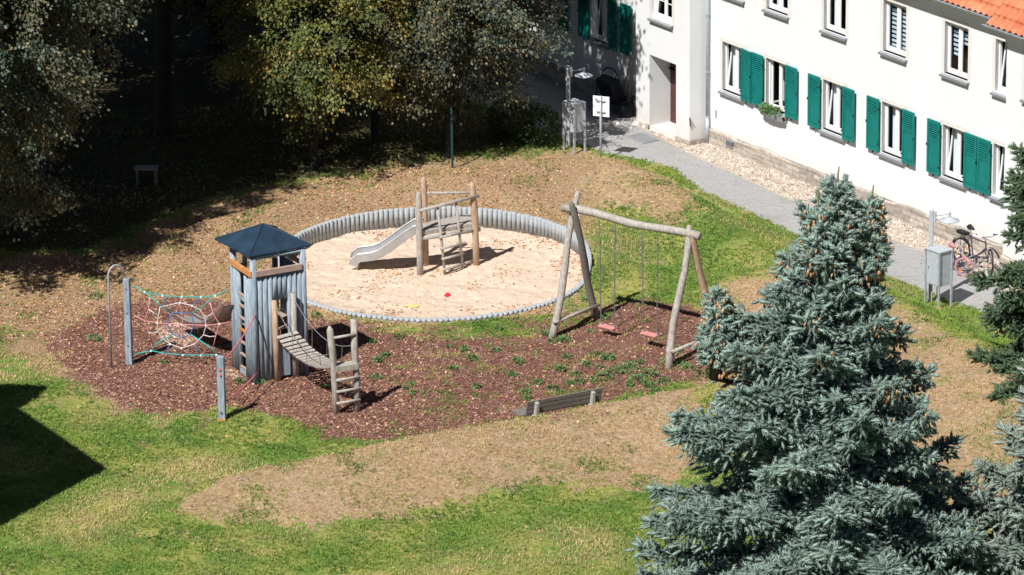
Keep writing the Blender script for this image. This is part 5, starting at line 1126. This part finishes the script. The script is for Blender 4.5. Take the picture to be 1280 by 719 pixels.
spruce('blue_spruce', sf2, 7.3, lambda d, c: min(3.0, .95*d**.72), 'smaller blue spruce cut by the right edge of the picture', 'bluespruce_old', 4, twl=1.25, nbr=6.5, dz=.38, droop=.28, cones=60, coneband=(.45, .97), zmin=1.2, keep=lambda p, az: math.cos(az) < .5)
sf3 = px(1368, 492)
spruce('dark_spruce', sf3, 9.5, lambda d, c: float(np.interp(d, [0, 1.5, 4.4, 5.9, 8.3, 9.5], [.15, .9, 2.25, 2.35, 2.95, 3.0])), 'dark green spruce at the right edge beside the house', 'darkspruce', 5, nbr=10, dz=.34, droop=.5, twl=1.15, zmin=.3, keep=lambda p, az: math.cos(az) < .6)

# ------------------------------------------------------------------ ground cover: grass, leaves, bark chips, stones
def sampler(n, x0, x1, y0, y1, seed):
    q = np.random.default_rng(seed); return q.uniform(x0, x1, n), q.uniform(y0, y1, n), q
def project(X, Y, Zz):
    D_ = np.stack([X, Y, Zz], 1)-CAM; zc = D_@FW; return 640+F*(D_@RT)/zc, 359.5-F*(D_@UP)/zc
def inview(X, Y, mrg=25):
    a, b = project(X, Y, np.zeros(len(X))); return (a > -mrg) & (a < 1280+mrg) & (b > -mrg) & (b < 760)
def at(arr, X, Y):
    i = np.clip(np.searchsorted(gx, X)-1, 0, nx-2); j = np.clip(np.searchsorted(gy, Y)-1, 0, ny-2); return arr.reshape(ny, nx)[j, i]
_hz = PZ.reshape(ny, nx)
def fasth(X, Y):
    i = np.clip(np.searchsorted(gx, X)-1, 0, nx-2); j = np.clip(np.searchsorted(gy, Y)-1, 0, ny-2); tx = (X-gx[i])/(gx[i+1]-gx[i]); ty = (Y-gy[j])/(gy[j+1]-gy[j])
    return (_hz[j, i]*(1-tx)+_hz[j, i+1]*tx)*(1-ty)+(_hz[j+1, i]*(1-tx)+_hz[j+1, i+1]*tx)*ty
def vn(X, Y, s, seed=0):
    """cheap lumpy 2-D noise 0..1"""
    q = np.random.default_rng(seed); o = np.zeros(len(X))
    for k in range(7):
        a = q.uniform(0, 6.28); f = s*q.uniform(.6, 1.8); o += np.sin((X*math.cos(a)+Y*math.sin(a))*f+q.uniform(0, 6.28)+1.5*np.sin((X*math.sin(a)-Y*math.cos(a))*f*.7))
    return .5+o/7
rr_ = lambda X, Y: np.hypot(X-PC[0], Y-PC[1])
def tuft(nb, seed, h=1.0):
    q = np.random.default_rng(seed); V = []; Fq = []
    for i in range(nb):
        a = q.uniform(0, 6.28); r_ = q.uniform(0, .35); b0 = np.array([math.cos(a)*r_, math.sin(a)*r_, -.1]); d_ = np.array([math.cos(a), math.sin(a), 0]); t_ = np.array([-math.sin(a), math.cos(a), 0]); l = q.uniform(.6, 1)*h
        b = len(V); V += [tuple(b0-t_*.13), tuple(b0+t_*.13), tuple(b0+d_*l*q.uniform(.2, .9)+np.array([0, 0, l]))]; Fq.append((b, b+1, b+2))
    return np.array(V), np.array(Fq)
M['grass'] = mat('grass_blade', (.075, .17, .035), .7, var2=(.24, .335, .06), scale=1.0, tint=(.60, .46, .24), spec=.15)
X, Y, q = sampler(420000, -14, 14, -19, 16, 1); k = inview(X, Y) & (rr_(X, Y) > PR+.1); X, Y = X[k], Y[k]
md, mm, mp, mg_, ml = (at(a, X, Y) for a in (m_dry, m_mulch, m_path, m_grav, m_litter)); ns = vn(X, Y, 1.1, 2); ns2 = vn(X, Y, 4.5, 3)
md = md+(vn(X, Y, 1.7, 41)-.5)*1.0+(ns2-.5)*.8+q.normal(0, .12, len(X)); mm = mm+(vn(X, Y, 2.0, 42)-.5)*.7+(vn(X, Y, 5, 43)-.5)*.6
pr = np.where(md > .5, .26+.5*(ns2 > .66)*(ns > .45)-.16*(ml > .5), .6+.35*ns); pr = np.where(mm > .45, .015+(.35 if 1 else 0)*((ns2 > .68) & (X > -3)), pr); pr = np.where(mg_+mp > .3, 0.0, pr); pr = np.where(at(m_grove, X, Y) > .5, pr*.12, pr)
k = q.uniform(0, 1, len(X)) < pr; X, Y, md, mm, ns = X[k], Y[k], md[k], mm[k], ns[k]; n = len(X)
gsp = (vn(X, Y, 3.1, 14) > .62)*.6; tl_ = np.clip(np.where(md > .5, .85-gsp, .0)+q.uniform(-.12, .35, n)+(vn(X, Y, .8, 9)-.55)*1.3, 0, 1); h_ = q.uniform(.04, .095, n)*np.where(md > .5, .8, 1)
Vs, Fs, ts, off = [], [], [], 0; idx = q.integers(0, 3, n); Mx = frames(np.stack([np.cos(q.uniform(0, 6.28, n)), np.sin(q.uniform(0, 6.28, n)), np.zeros(n)], 1), np.zeros(n), h_)
TT = np.stack([X, Y, fasth(X, Y)], 1)
for j in range(3):
    pv, pf = tuft(5, 70+j); m_ = idx == j; V, F_ = stamp(pv, pf, Mx[m_], TT[m_]); Vs.append(V); Fs.append(F_+off); off += len(V); ts.append(np.repeat(tl_[m_], len(pv)))
o = npmesh('grass', np.concatenate(Vs), np.concatenate(Fs), M['grass'], tint=np.concatenate(ts)); tag(o, 'short green and yellowed grass over the lawns and mounds', 'grass', kind='stuff'); print('grass', n)

leafpv = np.array([[-.5, -.3, 0], [.1, -.42, .12], [.55, .05, 0], [0, .4, .15], [-.5, .2, .05]]); leaff = np.array([[0, 1, 2], [0, 2, 3], [0, 3, 4]])
def scatter(name, label, X, Y, size, m, q, pv=leafpv, pf=leaff, tint=None, lift=.012, tilt=.35):
    n = len(X); dirs = np.stack([np.cos(q.uniform(0, 6.28, n)), np.sin(q.uniform(0, 6.28, n)), q.normal(0, tilt, n)], 1); Mx = frames(dirs, q.normal(0, tilt, n), size)
    V, F_ = stamp(pv, pf, Mx, np.stack([X, Y, fasth(X, Y)+lift], 1)); o = npmesh(name, V, F_, m, tint=np.repeat(q.uniform(0, 1, n)**2 if tint is None else tint, len(pv))); tag(o, label, name.split('_')[-1], kind='stuff'); print(name, n); return o
X, Y, q = sampler(150000, -14, 14, -19, 10, 5); k = inview(X, Y); X, Y = X[k], Y[k]; md, mm, mg_, mp = (at(a, X, Y) for a in (m_dry, m_mulch, m_grav, m_path)); R2 = rr_(X, Y); cl = vn(X, Y, 2.2, 12)
backside = (Y > -3.5+.0*X) & (R2 > PR)
pr = np.where((md > .5) & backside & (X < 1), .40+.35*cl, .02); pr = np.where((md > .5) & backside & (X >= 1), .14, pr); pr = np.where(mm > .5, np.where(X < -2, .26, .10), pr); pr = np.where(R2 < PR-.1, np.where(cl > .62, .22, .012)*(1+1.6*(R2 > PR-.9)), pr); pr = np.where(mg_ > .5, .05, pr); pr = np.where(mp > .5, .004, pr)
k = q.uniform(0, 1, len(X)) < pr; X, Y = X[k], Y[k]; scatter('fallen_leaves', 'orange-brown fallen leaves on bark, sand and dry slope', X, Y, q.uniform(.035, .075, len(X)), M['leaflitter'], q)
X, Y, q = sampler(130000, -11.5, 7, -11, -.5, 6); mm = at(m_mulch, X, Y)+(vn(X, Y, 2.0, 42)-.5)*.6+(vn(X, Y, 5, 43)-.5)*.5; k = (mm > .35) & (rr_(X, Y) > PR+.1) & (q.uniform(0, 1, len(X)) < mm); X, Y = X[k], Y[k]; chip = np.array([[-.5, -.14, 0], [.5, -.10, .03], [.5, .12, .1], [-.5, .14, .08]])
wear = np.exp(-((X-3)**2+(Y+4)**2)/3.5); k = q.uniform(0, 1, len(X)) > wear*.75; X, Y = X[k], Y[k]
scatter('bark_chips', 'reddish bark chips spread under the play equipment', X, Y, q.uniform(.03, .085, len(X)), M['chip'], q, pv=chip, pf=np.array([[0, 1, 2], [0, 2, 3]]), tint=(q.uniform(0, 1, len(X)) > .86)*q.uniform(.3, 1, len(X)))
X, Y, q = sampler(60000, 2, 15, -8, 14, 7); mg_ = at(m_grav, X, Y)*(1-at(m_path, X, Y)); k = (mg_ > .5) & ((np.stack([X, Y], 1)-W0[:2])@WN[:2] > .1); X, Y = X[k], Y[k]
ov = np.array([[-.5, -.2, -.1], [.1, -.5, -.1], [.5, .1, -.1], [-.1, .5, -.1], [0, 0, .38]]); scatter('gravel_stones', 'pale pinkish gravel stones along the foot of the house wall', X, Y, q.uniform(.025, .075, len(X)), M['stone'], q, pv=ov, pf=np.array([[0, 1, 4], [1, 2, 4], [2, 3, 4], [3, 0, 4]]), tint=(q.uniform(0, 1, len(X)) > .75)*.8)
# clover tufts
clumps = [(840, 455, .30), (845, 440, .18), (786, 463, .34), (768, 468, .22), (752, 474, .26), (812, 470, .2), (760, 448, .14), (797, 476, .2), (733, 458, .12), (745, 445, .14), (720, 470, .14), (700, 463, .12), (722, 480, .14), (690, 487, .13), (673, 480, .11), (862, 462, .16), (830, 478, .14), (735, 376, .14), (755, 398, .12),
          (705, 427, .16), (690, 428, .12), (650, 455, .1), (620, 440, .1), (590, 450, .12), (566, 462, .1), (300, 478, .1), (472, 452, .1), (470, 474, .12), (480, 446, .08), (120, 372, .16), (118, 425, .15), (205, 455, .08), (325, 479, .12), (405, 485, .08), (395, 397, .12), (880, 470, .2), (660, 500, .1), (640, 470, .1), (780, 512, .16)]
qc = np.random.default_rng(77)
for _ in range(34):
    x, y = qc.uniform(455, 830), qc.uniform(405, 505)
    if 745 < x < 850 and y < 440: continue
    clumps.append((x, y, qc.uniform(.04, .12)))
Vs, Fs, off = [], [], 0
for i, (x, y, s) in enumerate(clumps):
    c = g(x, y); V, F_ = leafblob(int(900*s), c+Z*.05, s, .06, .45, 100+i); V[:, 2] = np.maximum(V[:, 2], c[2]-.02); Vs.append(V); Fs.append(F_+off); off += len(V)
V = np.concatenate(Vs); o = npmesh('clover_patches', V, np.concatenate(Fs), M['clover'], tint=np.repeat(rng.uniform(0, 1, len(V)//4), 4)); tag(o, 'dark green clover clumps growing through the bark chips', 'clover', kind='stuff')
